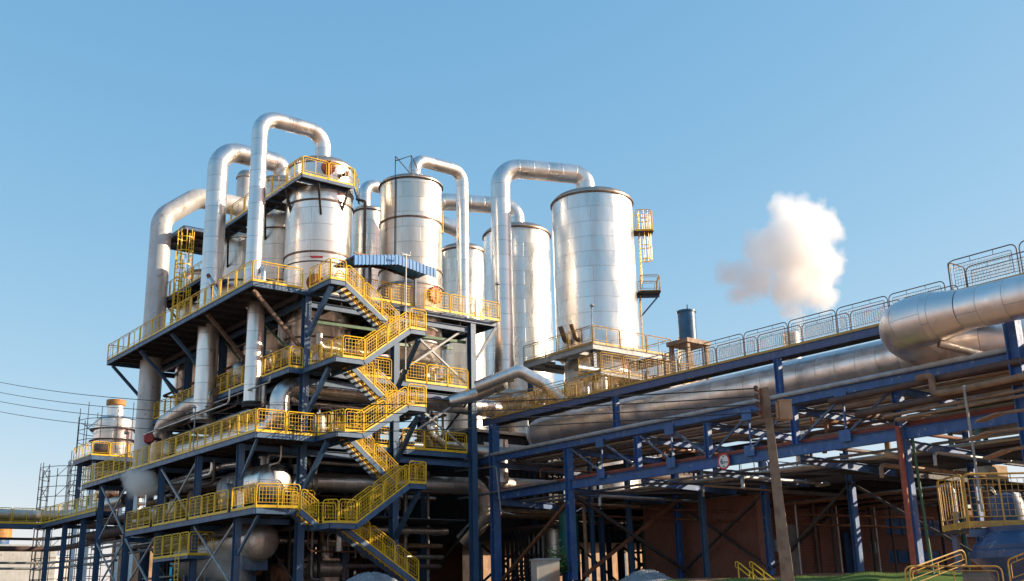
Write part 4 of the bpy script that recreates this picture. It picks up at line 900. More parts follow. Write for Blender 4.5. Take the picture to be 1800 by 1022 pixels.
for i in range(5): M().beam((40.2+i*4, 54.8, 2.8), (43.8+i*4, 54.8, 5.3), .12, .12).build('brace', 'dark_steel', t); M().beam((43.8+i*4, 54.95, 2.8), (40.2+i*4, 54.95, 5.3), .12, .12).build('brace', 'dark_steel', t)
# pipe support frames crowding the ground
def support_frame(x, y, lab, h=3.1, w=1.8):
    t = thing('pipe_support', lab, 'pipe support', (x, y, G), 'pipe supports crowding the ground under the plant')
    for dx in (-w/2, w/2): M().beam((x+dx, y, G), (x+dx, y, G+h), .14, .14).build('leg', 'dark_steel', t)
    M().beam((x-w/2-.2, y, G+h), (x+w/2+.2, y, G+h), .14, .18).build('crossbar', 'dark_steel', t)
    M().beam((x-w/2-.1, y+.01, G+h*.55), (x+w/2+.1, y+.01, G+h*.55), .1, .12).build('crossbar', 'dark_steel', t)
    M().beam((x-w/2, y+.08, G+.1), (x+w/2, y+.08, G+h*.5), .07, .07).build('brace', 'dark_steel', t)
    m = M(); m.tube([(x-w*.3, y-2.5, G+h+.2), (x-w*.3, y+2.5, G+h+.2)], .13, 12).build('pipe_run', 'brown_pipe', t)
    m = M(); m.tube([(x+w*.25, y-2.2, G+h+.16), (x+w*.25, y, G+h+.16), (x+w*.25, y, G+.4), (x+w*.25+.8, y, G+.4)], .09, 10, bend=.25).build('drop_pipe', 'galv', t)
    return t
def copy_thing(r, loc, label=None):
    c = r.copy(); COL.objects.link(c); c.location = V(loc)
    if label: c['label'] = label
    for ch in list(r.children): copy_part(ch, c)
    return c
slab = 'dark steel pipe support frame with a brown pipe, one of the crowd in the shade under the tower and rack'
slab = 'dark pipe support frame with brown pipe, among the crowd shaded under tower and rack'
sf = support_frame(28.0, 54.2, slab)
for i in range(1, 34):
    x = 27 + (i*5.17) % 31; y = 55 + (i*3.71) % 15 if x < 38 else 45.5+(i*2.93) % 9
    copy_thing(sf, (x, y, G), slab)
for i in range(12):
    x = 46.5+i*1.15; y = 35.8-.25*(i % 3); m = M().tube([(x, y, G), (x, y, 6.4+.3*(i % 2))], .05+.02*(i % 3), 8)
    solo(m, 'conduit', ('galv', 'brown_pipe', 'dark_steel')[i % 3], 'thin upright conduit in front of the dark brick hall', 'conduit', base=(x, y, G), group='conduits before the brick hall')
# plate added over the rack rear to darken the space below, and vessels
t = thing('rack_shade_plate', 'dark plate added on the rear lower layer of the rack to darken below', 'floor', (48, 40, 7.2)); M().box(45.2, 62, 30, 53.5, 7.28, 7.36).build('plate', 'dark_steel', t)
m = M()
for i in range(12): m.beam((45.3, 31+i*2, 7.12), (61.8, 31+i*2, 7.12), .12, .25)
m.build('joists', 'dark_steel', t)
for i, (x, y, r, h, mt) in enumerate(((41.2, 47.6, .55, 3.6, 'teal'), (47, 46.5, .8, 3.5, 'green'), (50.5, 47.5, .9, 3.8, 'dull_clad'), (43.5, 51.5, .7, 3.2, 'dull_clad'))):
    t = thing('ground_vessel', '%s upright vessel standing under the rack %s' % (('slim teal', 'dark green', 'broad silver', 'small silver')[i], ('behind the double column', 'behind the second X brace', 'deep in the shade', 'near the tower corner')[i]), 'vessel', (x, y, G))
    M().lathe((x, y, G+.4), [(.01, 0), (r, .15), (r, h-.3), (r*.5, h), (.01, h+.05)], 28).build('shell', mt, t)
    for a in (.8, 2.9, 5): M().beam((x+r*.8*math.cos(a), y+r*.8*math.sin(a), G), (x+r*.8*math.cos(a), y+r*.8*math.sin(a), G+.7), .1, .1).build('leg', 'dark_steel', t)
for i, (y, z, r, x0, x1) in enumerate(((53.0, 6.9, .3, 39, 58), (52.6, 8.6, .42, 39, 60), (53.4, 9.9, .3, 39.4, 60), (52.8, 10.9, .2, 39, 60))):
    pipe('%s horizontal pipe along the front of the added dark hall' % ('lowest', 'thick', 'upper middle', 'topmost')[i], [(x0, y, z), (x1, y, z), (x1, y, z-1.5)], r, ('tan_pipe', 'dull_clad', 'brown_pipe', 'pipe_clad')[i], bend=.6, seg=16, group='pipes along the support hall')
# unseen building added off to the right to shade the brick hall
t = thing('added_shade_building', 'unseen low brick building added beyond the right edge to shade the brick hall', 'building', (80, 15, G))
M().box(68, 92, 0, 30, G, 13).build('wall', 'brick', t); M().box(67.6, 92.4, -.4, 30.4, 13, 13.4).build('roof', 'light_grey', t)
for z in (5,):
    f = M().box(67.94, 67.995, 1.5, 21.5, z, z+1.8).build('window', 'blue_glass', t); m = M()
    for i in range(15): m.box(67.88, 67.935, 1.5+i*1.4, 1.6+i*1.4, z, z+1.8)
    m.build('frame', 'dark_steel', f)
# ------------------------------------------------------------------ dense right hand end of the rack
R4 = random.Random(5)
cn = {'tan_pipe': 'tan', 'brown_pipe': 'brown', 'rust': 'rusty', 'galv': 'grey', 'dull_clad': 'silver', 'green': 'green', 'red_pipe': 'red'}
for i in range(16):
    mt = ('tan_pipe', 'brown_pipe', 'rust', 'galv', 'dull_clad', 'tan_pipe', 'green', 'brown_pipe')[i % 8]
    x = RX+.5+(i*1.37) % 6.4; z = 8.05+(i*.47) % 1.15; y0 = 22+R4.uniform(0, 9); r = R4.choice((.05, .07, .1, .13)); up_ = R4.choice((-.7, .6))
    pipe('%s pipe in the dense pipework between the girders at the rack right end' % cn[mt], [(x+1.2, y0, z), (x, y0, z), (x, 13, z+.1)] if i % 2 else [(x, y0, z+up_), (x, y0, z), (x, 13, z+.1)], r, mt, bend=.25, seg=12, name='rack_pipe', group='%s pipes at the dense right end of the rack' % cn[mt])
for i in range(14):
    mt = ('tan_pipe', 'rust', 'brown_pipe', 'galv')[i % 4]
    y = 15.5+i*2.35; z = (6.55, 6.75, 8.0, 8.6)[(i*3) % 4]+.1*R4.random(); r = R4.choice((.05, .07, .09)); x1 = RX2+R4.uniform(-2, 6)
    pipe('%s pipe crossing the rack from front to back under the beams' % cn[mt], [(RX+.3, y, z-.5), (RX+.3, y, z), (x1, y, z), (x1, y+.8, z)], r, mt, bend=.2, seg=10, name='cross_pipe', group='%s pipes crossing the rack from front to back' % cn[mt])
for i in range(10):
    mt = ('rust', 'galv', 'tan_pipe', 'brown_pipe')[i % 4]; x = RX2+.8+i*.9; 
    pipe('%s pipe hung low behind the rear columns of the rack' % cn[mt], [(x, 52, 6.2+.12*(i % 3)), (x, 27, 6.2+.12*(i % 3)), (x, 27, 4.2)], (.06, .1, .08)[i % 3], mt, bend=.3, seg=10, name='rack_pipe', group='%s pipes hung low behind the rear columns' % cn[mt])
t = thing('rear_catwalk', 'slim tan catwalk with thin rails crossing behind the rack above the brick hall', 'catwalk', (50, 38.5, 8))
M().box(RX2+.3, 60, 38.2, 39.2, 7.62, 7.68).build('floor', 'tan_pipe', t); rail(t, [(RX2+.3, 38.2, 7.68), (60, 38.2, 7.68)], 2.4, mat='rail_shade_brown', mesh=False, toe=.06)
# floodlight and small fittings
q = ax(1572, 801, RX-.3); t = thing('floodlight', 'pale rectangular floodlight hanging near the orange red downpipe', 'floodlight', q)
M().quadbox(q, V((.10, -.32, -.10)), V((.10, .02, .04)), V((.03, .03, -.08))).build('housing', 'plaster_tan', t); M().tube([q+V((0, -.2, 0)), q+V((.2, -.35, .1)), q+V((.35, -.35, .5))], .025, 6).build('bracket', 'galv', t)
for i, (x, y, z) in enumerate(((22.45, 56.7, 12.2), (22.45, 67.3, 12.2), (31.6, 50.0, 20.3+.0), (38.4, 50.2, 20.2), (43.6, 47.5, 19.0))):
    zb = (9.95, 9.95, 18, 18, 16.75)[i]; t = thing('lamp_post', 'small grey lamp post clamped to the %s' % ('mid height railing near its corner', 'mid height railing at its far half', 'top railing under the canopy', 'right end of the top railing', 'corner of the golden tank platform')[i], 'lamp post', (x, y, zb))
    M().tube([(x, y, zb), (x, y, z), (x-.2, y-.3, z+.12)], .03, 6, bend=.15).build('post', 'galv', t)
    M().lathe((x-.22, y-.32, z+.02), [(.01, .14), (.09, .12), (.16, 0), (.14, -.02), (.01, -.02)], 14).build('lamp_head', 'light_grey', t)
for i, (x, z0, z1) in enumerate(((47.2, 3.0, 5.3), (52.4, 3.0, 5.0))):
    t = thing('steel_door', '%s door in the dark brick hall' % ('grey double', 'blue single')[i], 'door', (x, 37, G)); M().box(x-.7+.2*i, x+.7-.2*i, 36.93, 36.99, G, z1).build('leaf', ('galv', 'rack_blue')[i], t)
    m = M(); m.box(x-.8+.2*i, x-.7+.2*i, 36.9, 36.995, G, z1+.1); m.box(x+.7-.2*i, x+.8-.2*i, 36.9, 36.995, G, z1+.1); m.box(x-.7+.2*i, x+.7-.2*i, 36.9, 36.995, z1, z1+.1); m.build('frame', 'dark_steel', t)
for i, x in enumerate((46.2, 49.6, 54.6)):
    t = thing('junction_box', 'grey junction box on the dark brick hall, %s' % ('left of the grey double door', 'between the two doors', 'near the right corner')[i], 'junction box', (x, 37, 4.2)); M().box(x-.22, x+.22, 36.85, 36.99, 3.9, 4.5).build('casing', 'light_grey', t); M().tube([(x, 36.93, 4.5), (x, 36.93, 6.8)], .03, 6).build('conduit', 'galv', t)
p = thing('tank_platform', 'lower golden railed gallery under the square platform of the biggest tank', 'platform', (46.5, 46, 14.4))
deck(p, 41.8, 51.2, 45.0, 46.9, 14.4, edge=.2, mat='light_grey'); rail(p, [(41.8, 46.9, 14.4), (41.8, 45.0, 14.4), (51.2, 45.0, 14.4), (51.2, 46.9, 14.4)], 1.9, mat='yellow_old')
for x in (42.1, 46.5, 50.9): M().beam((x, 46.6, G), (x, 46.6, 14.1), .2, .2, prof='I').build('leg', 'blue', p)
cage('short yellow caged ladder between the golden gallery and the square tank platform', (50.9, 47.1, 0), 14.4, 17.9, (0, -1, 0), .36)
pipe('silver header pipe running along the golden gallery under the biggest tank', [(41.9, 47.2, 15.0), (50.5, 47.2, 15.0), (50.5, 47.2, 12)], .22, 'pipe_clad', bend=.5, seg=20)
# ------------------------------------------------------------------ utility pole and wires
top = ad(1345, 682, 34); bot = ad(1386, 1030, 34); bot.z = 2.0
t = thing('utility_pole', 'tapered concrete utility pole leaning slightly in front of the rack', 'utility pole', bot)
def taper(m, a, b, w0, w1):
    i = len(m.v); s = V((.6, -.8, 0)).normalized(); f = V((.8, .6, 0))
    for p, w in ((a, w0), (b, w1)):
        for u, v in ((-1, -1), (1, -1), (1, 1), (-1, 1)): m.v.append(p+s*w/2*u+f*w/2*v)
    for k in range(4): m.face((i+k, i+(k+1) % 4, i+4+(k+1) % 4, i+4+k), ((0, 0),)*4)
    m.face((i+3, i+2, i+1, i), ((0, 0),)*4); m.face((i+4, i+5, i+6, i+7), ((0, 0),)*4); return m
taper(M(), bot, top, .40, .20).build('shaft', 'concrete', t)
ins = []
m = M(); m.box(top.x-.16, top.x-.10, top.y+.04, top.y+.12, top.z-.95, top.z-.02)
for k in range(4): m.box(top.x-.34, top.x-.12, top.y+.06, top.y+.10, top.z-.14-.25*k, top.z-.10-.25*k)
for k in range(4):
    q = V((top.x-.35, top.y+.08, top.z-.04-.25*k)); ins.append(q)
m.build('bracket', 'rust', t)
for q in ins: M().lathe(q, [(.01, -.08), (.06, -.08), (.08, -.03), (.05, 0), (.08, .03), (.06, .08), (.01, .08)], 12).build('insulator', 'brown_pipe', t)
q = ad(1379, 722, 33.8); s = V((.79, -.61, 0)); f = V((.61, .79, 0))
M().quadbox(q, s*.20, Z3*.29, f*.17).quadbox(q+Z3*.3, s*.22, Z3*.02, f*.19).quadbox(q-s*.25, s*.04, Z3*.25, f*.12).build('transformer_box', 'plaster_tan', t)
m = M()
for k in range(3): m.lathe(q-s*.29+Z3*(.16-.16*k), [(.01, 0), (.045, 0), (.045, .12), (.01, .12)], 10, -s)
m.build('terminals', 'dark_steel', t)
for k, (py, nm_) in enumerate(((668, 'topmost'), (686, 'second from the top'), (702, 'third from the top'), (720, 'lowest'))):
    e = ad(-30, py-2, 92); m = M(); a = ins[k]; n = 26; pts = []
    sag = 1.25
    for i in range(n+1):
        f = i/n; p = a+(e-a)*f; p.z -= sag*4*f*(1-f); pts.append(p)
    m.tube(pts, .022, 5)
    solo(m, 'overhead_wire', 'wire', '%s of the four black wires running from the pole to the left' % nm_, 'wire', base=a, group='overhead wires')

# ------------------------------------------------------------------ far left unit
D = 97.
t = thing('far_vessel', 'short fat silver vessel with rust topped chimney at the far left of the plant', 'tank', ad(197, 800, D))
c = ad(197, 800, D); zt = ad(197, 738, D).z; r = 1.72
M().lathe((c.x, c.y, c.z-6), [(.01, 0), (r*.7, 0), (r*.7, 4.5), (r, 6), (r, zt-c.z+6), (r*.75, zt-c.z+6.3), (.75, zt-c.z+6.5), (.75, zt-c.z+7.4)], 40).build('shell', 'tank_clad', t)
M().lathe((c.x, c.y, zt+1.3), [(.7, 0), (.85, .15), (.85, .6), (.7, .62), (.01, .5)], 28).build('cap', 'rusty_top', t)
for z in (c.z+1.2, c.z+2.2): M().lathe((c.x, c.y, z), [(r, -.05), (r+.35, -.05), (r+.35, 0), (r, 0)], 32).build('ring', 'dark_steel', t)
M().tube([(c.x+1.2, c.y-2.0, c.z+2.2), (c.x+1.9, c.y-2.2, c.z+2.2), (c.x+1.9, c.y-2.2, c.z-5)], .3, 16, bend=.5).build('side_pipe', 'tank_clad', t)
p = thing('far_platform', 'square platform with yellow toe board in front of the far left vessel', 'platform', ad(150, 812, 93))
a = ad(108, 812, 95); b = ad(160, 800, 88); zf = b.z
deck(p, b.x, b.x+4.5, b.y, b.y+4.8, zf, edge=.35); rail(p, [(b.x, b.y+4.8, zf), (b.x, b.y, zf), (b.x+4.5, b.y, zf)], 1.6, mesh=False)
for dx, dy in ((.4, .5), (.4, 4), (4, .5), (4, 4)): member((b.x+dx, b.y+dy, G), (b.x+dx, b.y+dy, zf-.3), .3, .3, 'blue', 'I', 'leg', p)
M().lathe((b.x+1.2, b.y+3.2, zf+.8), [(.01, 0), (.6, 0), (.7, .2), (.7, 1.3), (.6, 1.5), (.01, 1.5)], 20, V((1, -.6, 0))).build('motor', 'bronze', p)
def scaffold(label, cx, cy, r, z0, z1, a0, a1, n):
    m = M(); pts = [(cx+r*math.cos(math.radians(a0+(a1-a0)*i/n)), cy+r*math.sin(math.radians(a0+(a1-a0)*i/n))) for i in range(n+1)]
    for x, y in pts: m.tube([(x, y, z0), (x, y, z1+random.uniform(-.4, .9))], .035, 5)
    z = z0+1
    while z < z1:
        for (xa, ya), (xb, yb) in zip(pts, pts[1:]): m.tube([(xa, ya, z), (xb, yb, z)], .03, 4)
        if int(z) % 2:
            for (xa, ya), (xb, yb) in zip(pts[::2], pts[1::2]): m.beam((xa, ya, z), (xb, yb, z+.9), .04, .04)
        z += .9
    return solo(m, 'scaffold', 'dark_steel', label, 'scaffold', base=(cx, cy, z0))
q = ad(128, 870, 100); scaffold('curved tube scaffold standing left of the far platform', q.x, q.y, 3.0, G, ad(128, 822, 100).z, 120, 330, 12)
q = ad(197, 760, D); scaffold('thin scaffold ring wrapped round the far left vessel', q.x, q.y, 2.9, c.z, zt+.4, 100, 340, 9)
q = ad(190, 870, 96); scaffold('dense pipe scaffold below the far left vessel', q.x, q.y, 3.4, G, c.z-.5, 110, 350, 14)
for i in range(5):
    a = ad(165+i*2, 830+i*14, 90+i); pipe('%s rusty horizontal pipe under the far left vessel' % nm[i], [a, a+V((3.6, -1.5, 0))], .35-.05*i, 'rust' if i % 2 else 'dull_clad', seg=12, group='pipes under the far left vessel')
# pipes on the left walkway bridge
pipe('silver pipe lying along the far left walkway bridge', [(2, 86.3, 8.65), (22.9, 86.3, 8.65), (24.6, 84.5, 8.65), (24.6, 73, 8.8)], .42, 'dull_clad', bend=1.2)
for i, z in enumerate((7.0, 6.3, 5.3, 4.9)):
    pipe('%s slim pipe hung under the far left walkway bridge' % nm[i], [(2, 86.6+i*.2, z), (23.6, 86.6+i*.2, z), (24.2, 84.5, z), (24.2, 73, z)], (.1, .2, .09, .09)[i], ('dark_steel', 'brown_pipe', 'galv', 'galv')[i], bend=.5, seg=10, group='slim pipes under the far left walkway bridge')
for i, (z, r) in enumerate(((7.4, .22), (6.7, .3), (6.1, .08), (5.85, .08), (5.3, .1))):
    pipe('%s pipe running beneath the lowest platform far end' % nm[i], [(23.6+i*.2, 66.5, z), (23.6+i*.2, 78, z)], r, 'galv' if i > 1 else 'brown_pipe', seg=12, group='pipes beneath the far platform end')
# distant storage tanks and blocks
def far_tank(label, px, py, d, r, mat='white_paint'):
    q = ad(px, py, d); t = thing('storage_tank', label, 'tank', (q.x, q.y, G), 'distant storage tanks')
    M().lathe((q.x, q.y, G), [(.01, 0), (r, 0), (r, q.z-G), (r*.5, q.z-G+.5), (.01, q.z-G+.7)], 40).build('shell', mat, t)
    m = M(); 
    for k in range(20):
        a = k*math.tau/20; m.tube([(q.x+r*math.cos(a), q.y+r*math.sin(a), q.z), (q.x+r*math.cos(a), q.y+r*math.sin(a), q.z+1.1)], .05, 4)
    m.tube([(q.x+r*math.cos(k*math.tau/20), q.y+r*math.sin(k*math.tau/20), q.z+1.1) for k in range(21)], .05, 4); m.build('railing', 'rust', t)
far_tank('pale grey distant storage tank left of the tan one at the far left', 22, 985, 150, 4.5, 'light_grey'); far_tank('tan distant storage tank behind the far left columns', 62, 980, 135, 4.2, 'white_paint')
far_tank('low distant tank behind the left bays of the tower', 330, 985, 150, 6, 'plaster_tan')
t = thing('silo', 'blue ribbed silo cut by the left picture edge', 'silo', ad(-2, 1000, 120)); q = ad(-2, 945, 120)
M().lathe((q.x, q.y, G), [(.01, 0), (1.1, 0), (1.1, q.z-G), (.01, q.z-G+.4)], 24).build('shell', 'rack_blue', t); M().lathe((q.x, q.y, q.z-.1), [(1.1, 0), (1.3, 0), (1.3, 1.4), (.01, 1.5)], 24).build('hood', 'rusty_top', t)
def block(name, label, cat, x0, x1, y0, y1, h, mat, win=None, wmat='blue_glass'):
    t = thing(name, label, cat, ((x0+x1)/2, y0, G)); M().box(x0, x1, y0, y1, G, G+h).build('wall', mat, t)
    M().box(x0-.2, x1+.2, y0-.2, y1+.2, G+h, G+h+.2).build('roof', 'light_grey', t)
    for (a, b, z0, z1) in win or ():
        f = M().box(a, b, y0-.05, y0-.003, z0, z1).build('window', wmat, t)
        m = M(); k = max(1, int((b-a)/1.2))
        for i in range(k+1): m.box(a+(b-a)*i/k-.03, a+(b-a)*i/k+.03, y0-.09, y0-.055, z0, z1)
        m.box(a, b, y0-.10, y0-.06, z1, z1+.06); m.box(a, b, y0-.10, y0-.06, z0-.06, z0); m.build('frame', 'dark_steel', f)
    return t
block('brick_hall', 'dark brick hall in the shade behind the pipe rack', 'brick building', 45.6, 56.2, 37.0, 46, 4.2, 'brick')
block('brick_building', 'brick office building with two bands of blue windows at the lower right', 'brick building', 57.5, 88, 41.0, 52, 4.6, 'brick', [(57.8, 75, ay(1600, 940, 41).z, ay(1600, 913, 41).z), (58.3, 68, ay(1575, 989, 41).z, ay(1575, 968, 41).z)])
block('workshop', 'low tan workshop seen between the tower legs', 'building', 34, 56, 96, 104, 7.5, 'plaster_tan', [(36, 40, G+1, G+3), (43, 48, G+1, G+3), (36, 48, G+4.5, G+6)])
block('warehouse', 'pale warehouse far behind the tower at the lower left', 'building', 22, 33, 118, 128, 5.5, 'white_paint')
block('packing_shed', 'long tan packing shed far behind the rack columns', 'building', 62, 112, 86, 96, 8.5, 'plaster_tan', [(64, 100, G+4.5, G+6.5)])
block('store', 'reddish brick store behind the stair foot', 'building', 37.5, 44, 62, 70, 4.4, 'brick')
for i, px in enumerate((1535, 1553)):
    q = ay(px, 965, 40.7); t = thing('air_conditioner', 'white air conditioner box with round fan, %s of the pair on the brick office wall' % ('left' if i == 0 else 'right'), 'air conditioner', q, 'air conditioners on the brick office')
    M().box(q.x-.42, q.x+.42, 40.7, 41.0, q.z-.3, q.z+.3).build('casing', 'white_paint', t); M().lathe((q.x+.1, 40.69, q.z), [(.01, 0), (.22, 0), (.22, .02), (.01, .02)], 20, V((0, -1, 0))).build('fan', 'black', t)
for i, px in enumerate((1345, 1440, 1500)):
    q = ay(px, 950, 36.8); m = M().box(q.x-.25, q.x+.25, 36.55, 36.98, G, G+4.1); solo(m, 'brick_pier', 'brick', '%s brick pier standing against the dark brick hall' % ('left', 'middle', 'right')[i], 'pier', base=(q.x, 36.8, G), group='brick piers')
a = ay(1260, 857, 39.5); m = M().beam((RX2+.3, 39.6, 7.0+.8), (62, 39.6, 7.75), .3, .45, prof='I'); solo(m, 'crossing_beam', 'green', 'long pale green beam crossing behind the blue columns above the brick hall', 'beam')
m = M().tube([ad(1480, 838, 66), ad(1600, 826, 62), ad(1745, 838, 58)], .55, 24, bend=3); solo(m, 'pink_pipe', 'plaster_tan', 'fat salmon coloured pipe passing behind the orange red downpipe', 'pipe')
q = ad(1700, 815, 70); m = M().box(q.x-3, q.x+5, q.y, q.y+4, q.z-2.2, q.z+.1); solo(m, 'duct', 'plaster_tan', 'salmon duct box above the brick office roof', 'duct')
# ------------------------------------------------------------------ blue hopper with yellow platform, right edge
q = ad(1760, 945, 30); hx, hy = q.x+.6, q.y-.2
t = thing('hopper', 'dark blue round hopper under the yellow platform at the lower right corner', 'hopper', (hx, hy, 2.0)); zt = q.z
M().lathe((hx, hy, 0), [(.01, 1.9), (.8, 1.9), (.95, zt-.9), (1.35, zt-.55), (1.35, zt-.35), (1.25, zt-.32), (1.25, zt-.2), (.8, zt+.15), (.8, zt+.3), (.01, zt+.3)], 40).build('body', 'hopper_blue', t)
pz = ad(1705, 930, 31).z; a = ad(1703, 930, 30.5)
p = thing('hopper_platform', 'yellow railed platform over the blue hopper at the right picture edge', 'platform', a)
s = V((.80, -.60, 0)); f = V((.6, .8, 0)); P0 = V((a.x, a.y, pz)); P1 = P0+s*4.2; P2 = P0+f*1.8
M().quadbox((P0+P1)/2+f*.9-Z3*.04, s*2.1, f*.9, Z3*.03).build('floor', 'grating', p); M().beam(P0-Z3*.15, P1-Z3*.15, .06, .2).build('edge_beam', 'rack_grey', p)
rail(p, [P1, P0, P2], 2.1, h=1.5, mat='yellow_old', r=.03, toe=.18, wr=.006)
M().lathe(P0+s*1.6+f*.9, [(.01, 0), (.5, 0), (.5, .7), (.4, .95), (.01, 1.05)], 28).build('motor', 'hopper_blue', p)
for k in (.3, 1.6): M().beam(P0+s*k+f*1.7-Z3*.1, (P0+s*k+f*1.7).xy.to_3d()+Z3*2.2, .15, .15).build('leg', 'rack_grey', p)
p = thing('access_ramp', 'yellow brown handrails of a ramp in front of the blue hopper', 'handrail', ad(1600, 1020, 27))
for a, b, h in ((ad(1600, 1030, 27), ad(1700, 992, 28), .40), (ad(1592, 1035, 25), ad(1768, 1035, 25), .5), (ad(1776, 1030, 24), ad(1830, 1010, 23), .55)):
    panel(p, a, b, h=h, mat='yellow_old', mesh=False, toe=.02, r=.02, inset=.1)

# ------------------------------------------------------------------ gravel, box, grass, small handrails
def heap(label, px, py, d, r):
    q = ad(px, py, d); m = M(); n = 40; rings = 14; i0 = 0; z0 = q.z-r*.6
    for i in range(rings+1):
        rr = r*i/rings
        for k in range(n):
            a = k*math.tau/n; h = (q.z-z0)*math.cos(min(1, i/rings)*math.pi/2)**.8 + random.uniform(-.055, .055)*(i > 0)
            m.v.append(V((q.x+rr*math.cos(a), q.y+rr*math.sin(a), z0+h)))
    for i in range(rings):
        for k in range(n): k2 = (k+1) % n; m.face((i*n+k, (i+1)*n+k, (i+1)*n+k2, i*n+k2), ((0, 0),)*4, True)
    solo(m, 'gravel_heap', 'gravel', label, 'gravel heap', base=(q.x, q.y, z0))
heap('grey gravel heap at the foot of the bottom stair flight', 652, 1007, 43, 1.9); heap('grey gravel heap between the two blue rack columns', 1136, 1003, 43, 1.6)
a = ad(958, 985, 50); t = thing('control_cabinet', 'pale square cabinet stained orange at its base standing under the rack', 'cabinet', (a.x, a.y, 2.6)); s = V((.93, -.37, 0)); f = V((.37, .93, 0))
M().quadbox(V((a.x, a.y, (a.z+2.4)/2)), s*.55, f*.45, Z3*((a.z-2.4)/2)).build('body', 'pale_box', t); M().quadbox(V((a.x, a.y, a.z+.03)), s*.6, f*.5, Z3*.03).build('lid', 'light_grey', t)
for i, px in enumerate((1297, 1322)):
    a = ad(px, 988, 45); b = ad(px+52, 1030, 42)
    m = M(); m.tube([a+V((0, 0, -1.0)), a, b, b+V((0, 0, -.5))], .028, 6, bend=.1); m.tube([a-Z3*.22, b-Z3*.22], .022, 6); m.tube([a-Z3*.02-s*.12, a-Z3*.24-s*.12, a-Z3*.24], .022, 6, bend=.08)
    m.tube([a-s*.12, a], .022, 6)
    for k in (.4, .8): c = a+(b-a)*k; m.tube([c, c-Z3*1.0], .025, 6)
    solo(m, 'handrail', 'yellow', '%s yellow stair handrail poking above the grass beside the concrete pole' % ('left' if i == 0 else 'right'), 'handrail', base=a)
def grass(n=9000):
    m = M(); fw = V((-R3[0][2], -R3[1][2], 0)).normalized(); rt = V((fw.y, -fw.x, 0))
    # low turf bank
    cols = 60; i0 = 0
    for i in range(7):
        d = 40+i*.9
        for k in range(cols+1):
            px = 1150+k*9; w = ad(px, 1000, d); z = 2.10+.22*math.sin(i/6*math.pi)+.05*math.sin(k*.5)+.16*max(0, min(1, (px-1380)/160))*math.sin(i/6*math.pi)
            m.v.append(V((w.x, w.y, z if 0 < i < 6 else 2.0)))
    for i in range(6):
        for k in range(cols): a = i*(cols+1)+k; m.face((a, a+1, a+cols+2, a+cols+1), ((0, 0),)*4, True)
    for j in range(n):
        px = random.uniform(1152, 1688); i = random.uniform(1, 5); d = 40+i*.9; w = ad(px, 1000, d); k = (px-1150)/9
        z = 2.06+.22*math.sin(i/6*math.pi)+.05*math.sin(k*.5)+.16*max(0, min(1, (px-1380)/160))*math.sin(i/6*math.pi)
        h = random.uniform(.04, .10); a = random.uniform(0, 6.28); u = V((math.cos(a), math.sin(a), 0))*.014; b = V((w.x, w.y, z)); n0 = len(m.v)
        m.v += [b-u, b+u, b+V((random.uniform(-.06, .06), random.uniform(-.06, .06), h))]; m.face((n0, n0+1, n0+2), ((0, 0),)*3)
    o = m.build('grass', 'grass', None, ad(1400, 1010, 42)); o['kind'] = 'stuff'; o['label'] = 'strip of short green grass on the bank along the bottom'; o['category'] = 'grass'
grass()
def bush(label, c, w, h, n=500):
    t = thing('bush', label, 'bush', c); m = M(); c = V(c)
    for j in range(n):
        p = V((random.gauss(0, w*.4), random.gauss(0, w*.4), abs(random.gauss(0, h*.5)))); a = V((random.uniform(-1, 1), random.uniform(-1, 1), random.uniform(-1, 1))).normalized()*.13; b = a.orthogonal().normalized()*.06; q = c+p; n0 = len(m.v)
        m.v += [q-a, q-b, q+a, q+b]; m.face((n0, n0+1, n0+2, n0+3), ((0, 0),)*4)
    m.build('foliage', 'leaf', t); m = M()
    for j in range(6): m.tube([c, c+V((random.uniform(-.4, .4)*w, random.uniform(-.4, .4)*w, h*.7))], .02, 5)
    m.build('stems', 'rust', t)
bush('green shrub glimpsed behind the pale cabinet', ad(985, 1005, 56), .9, 1.1)
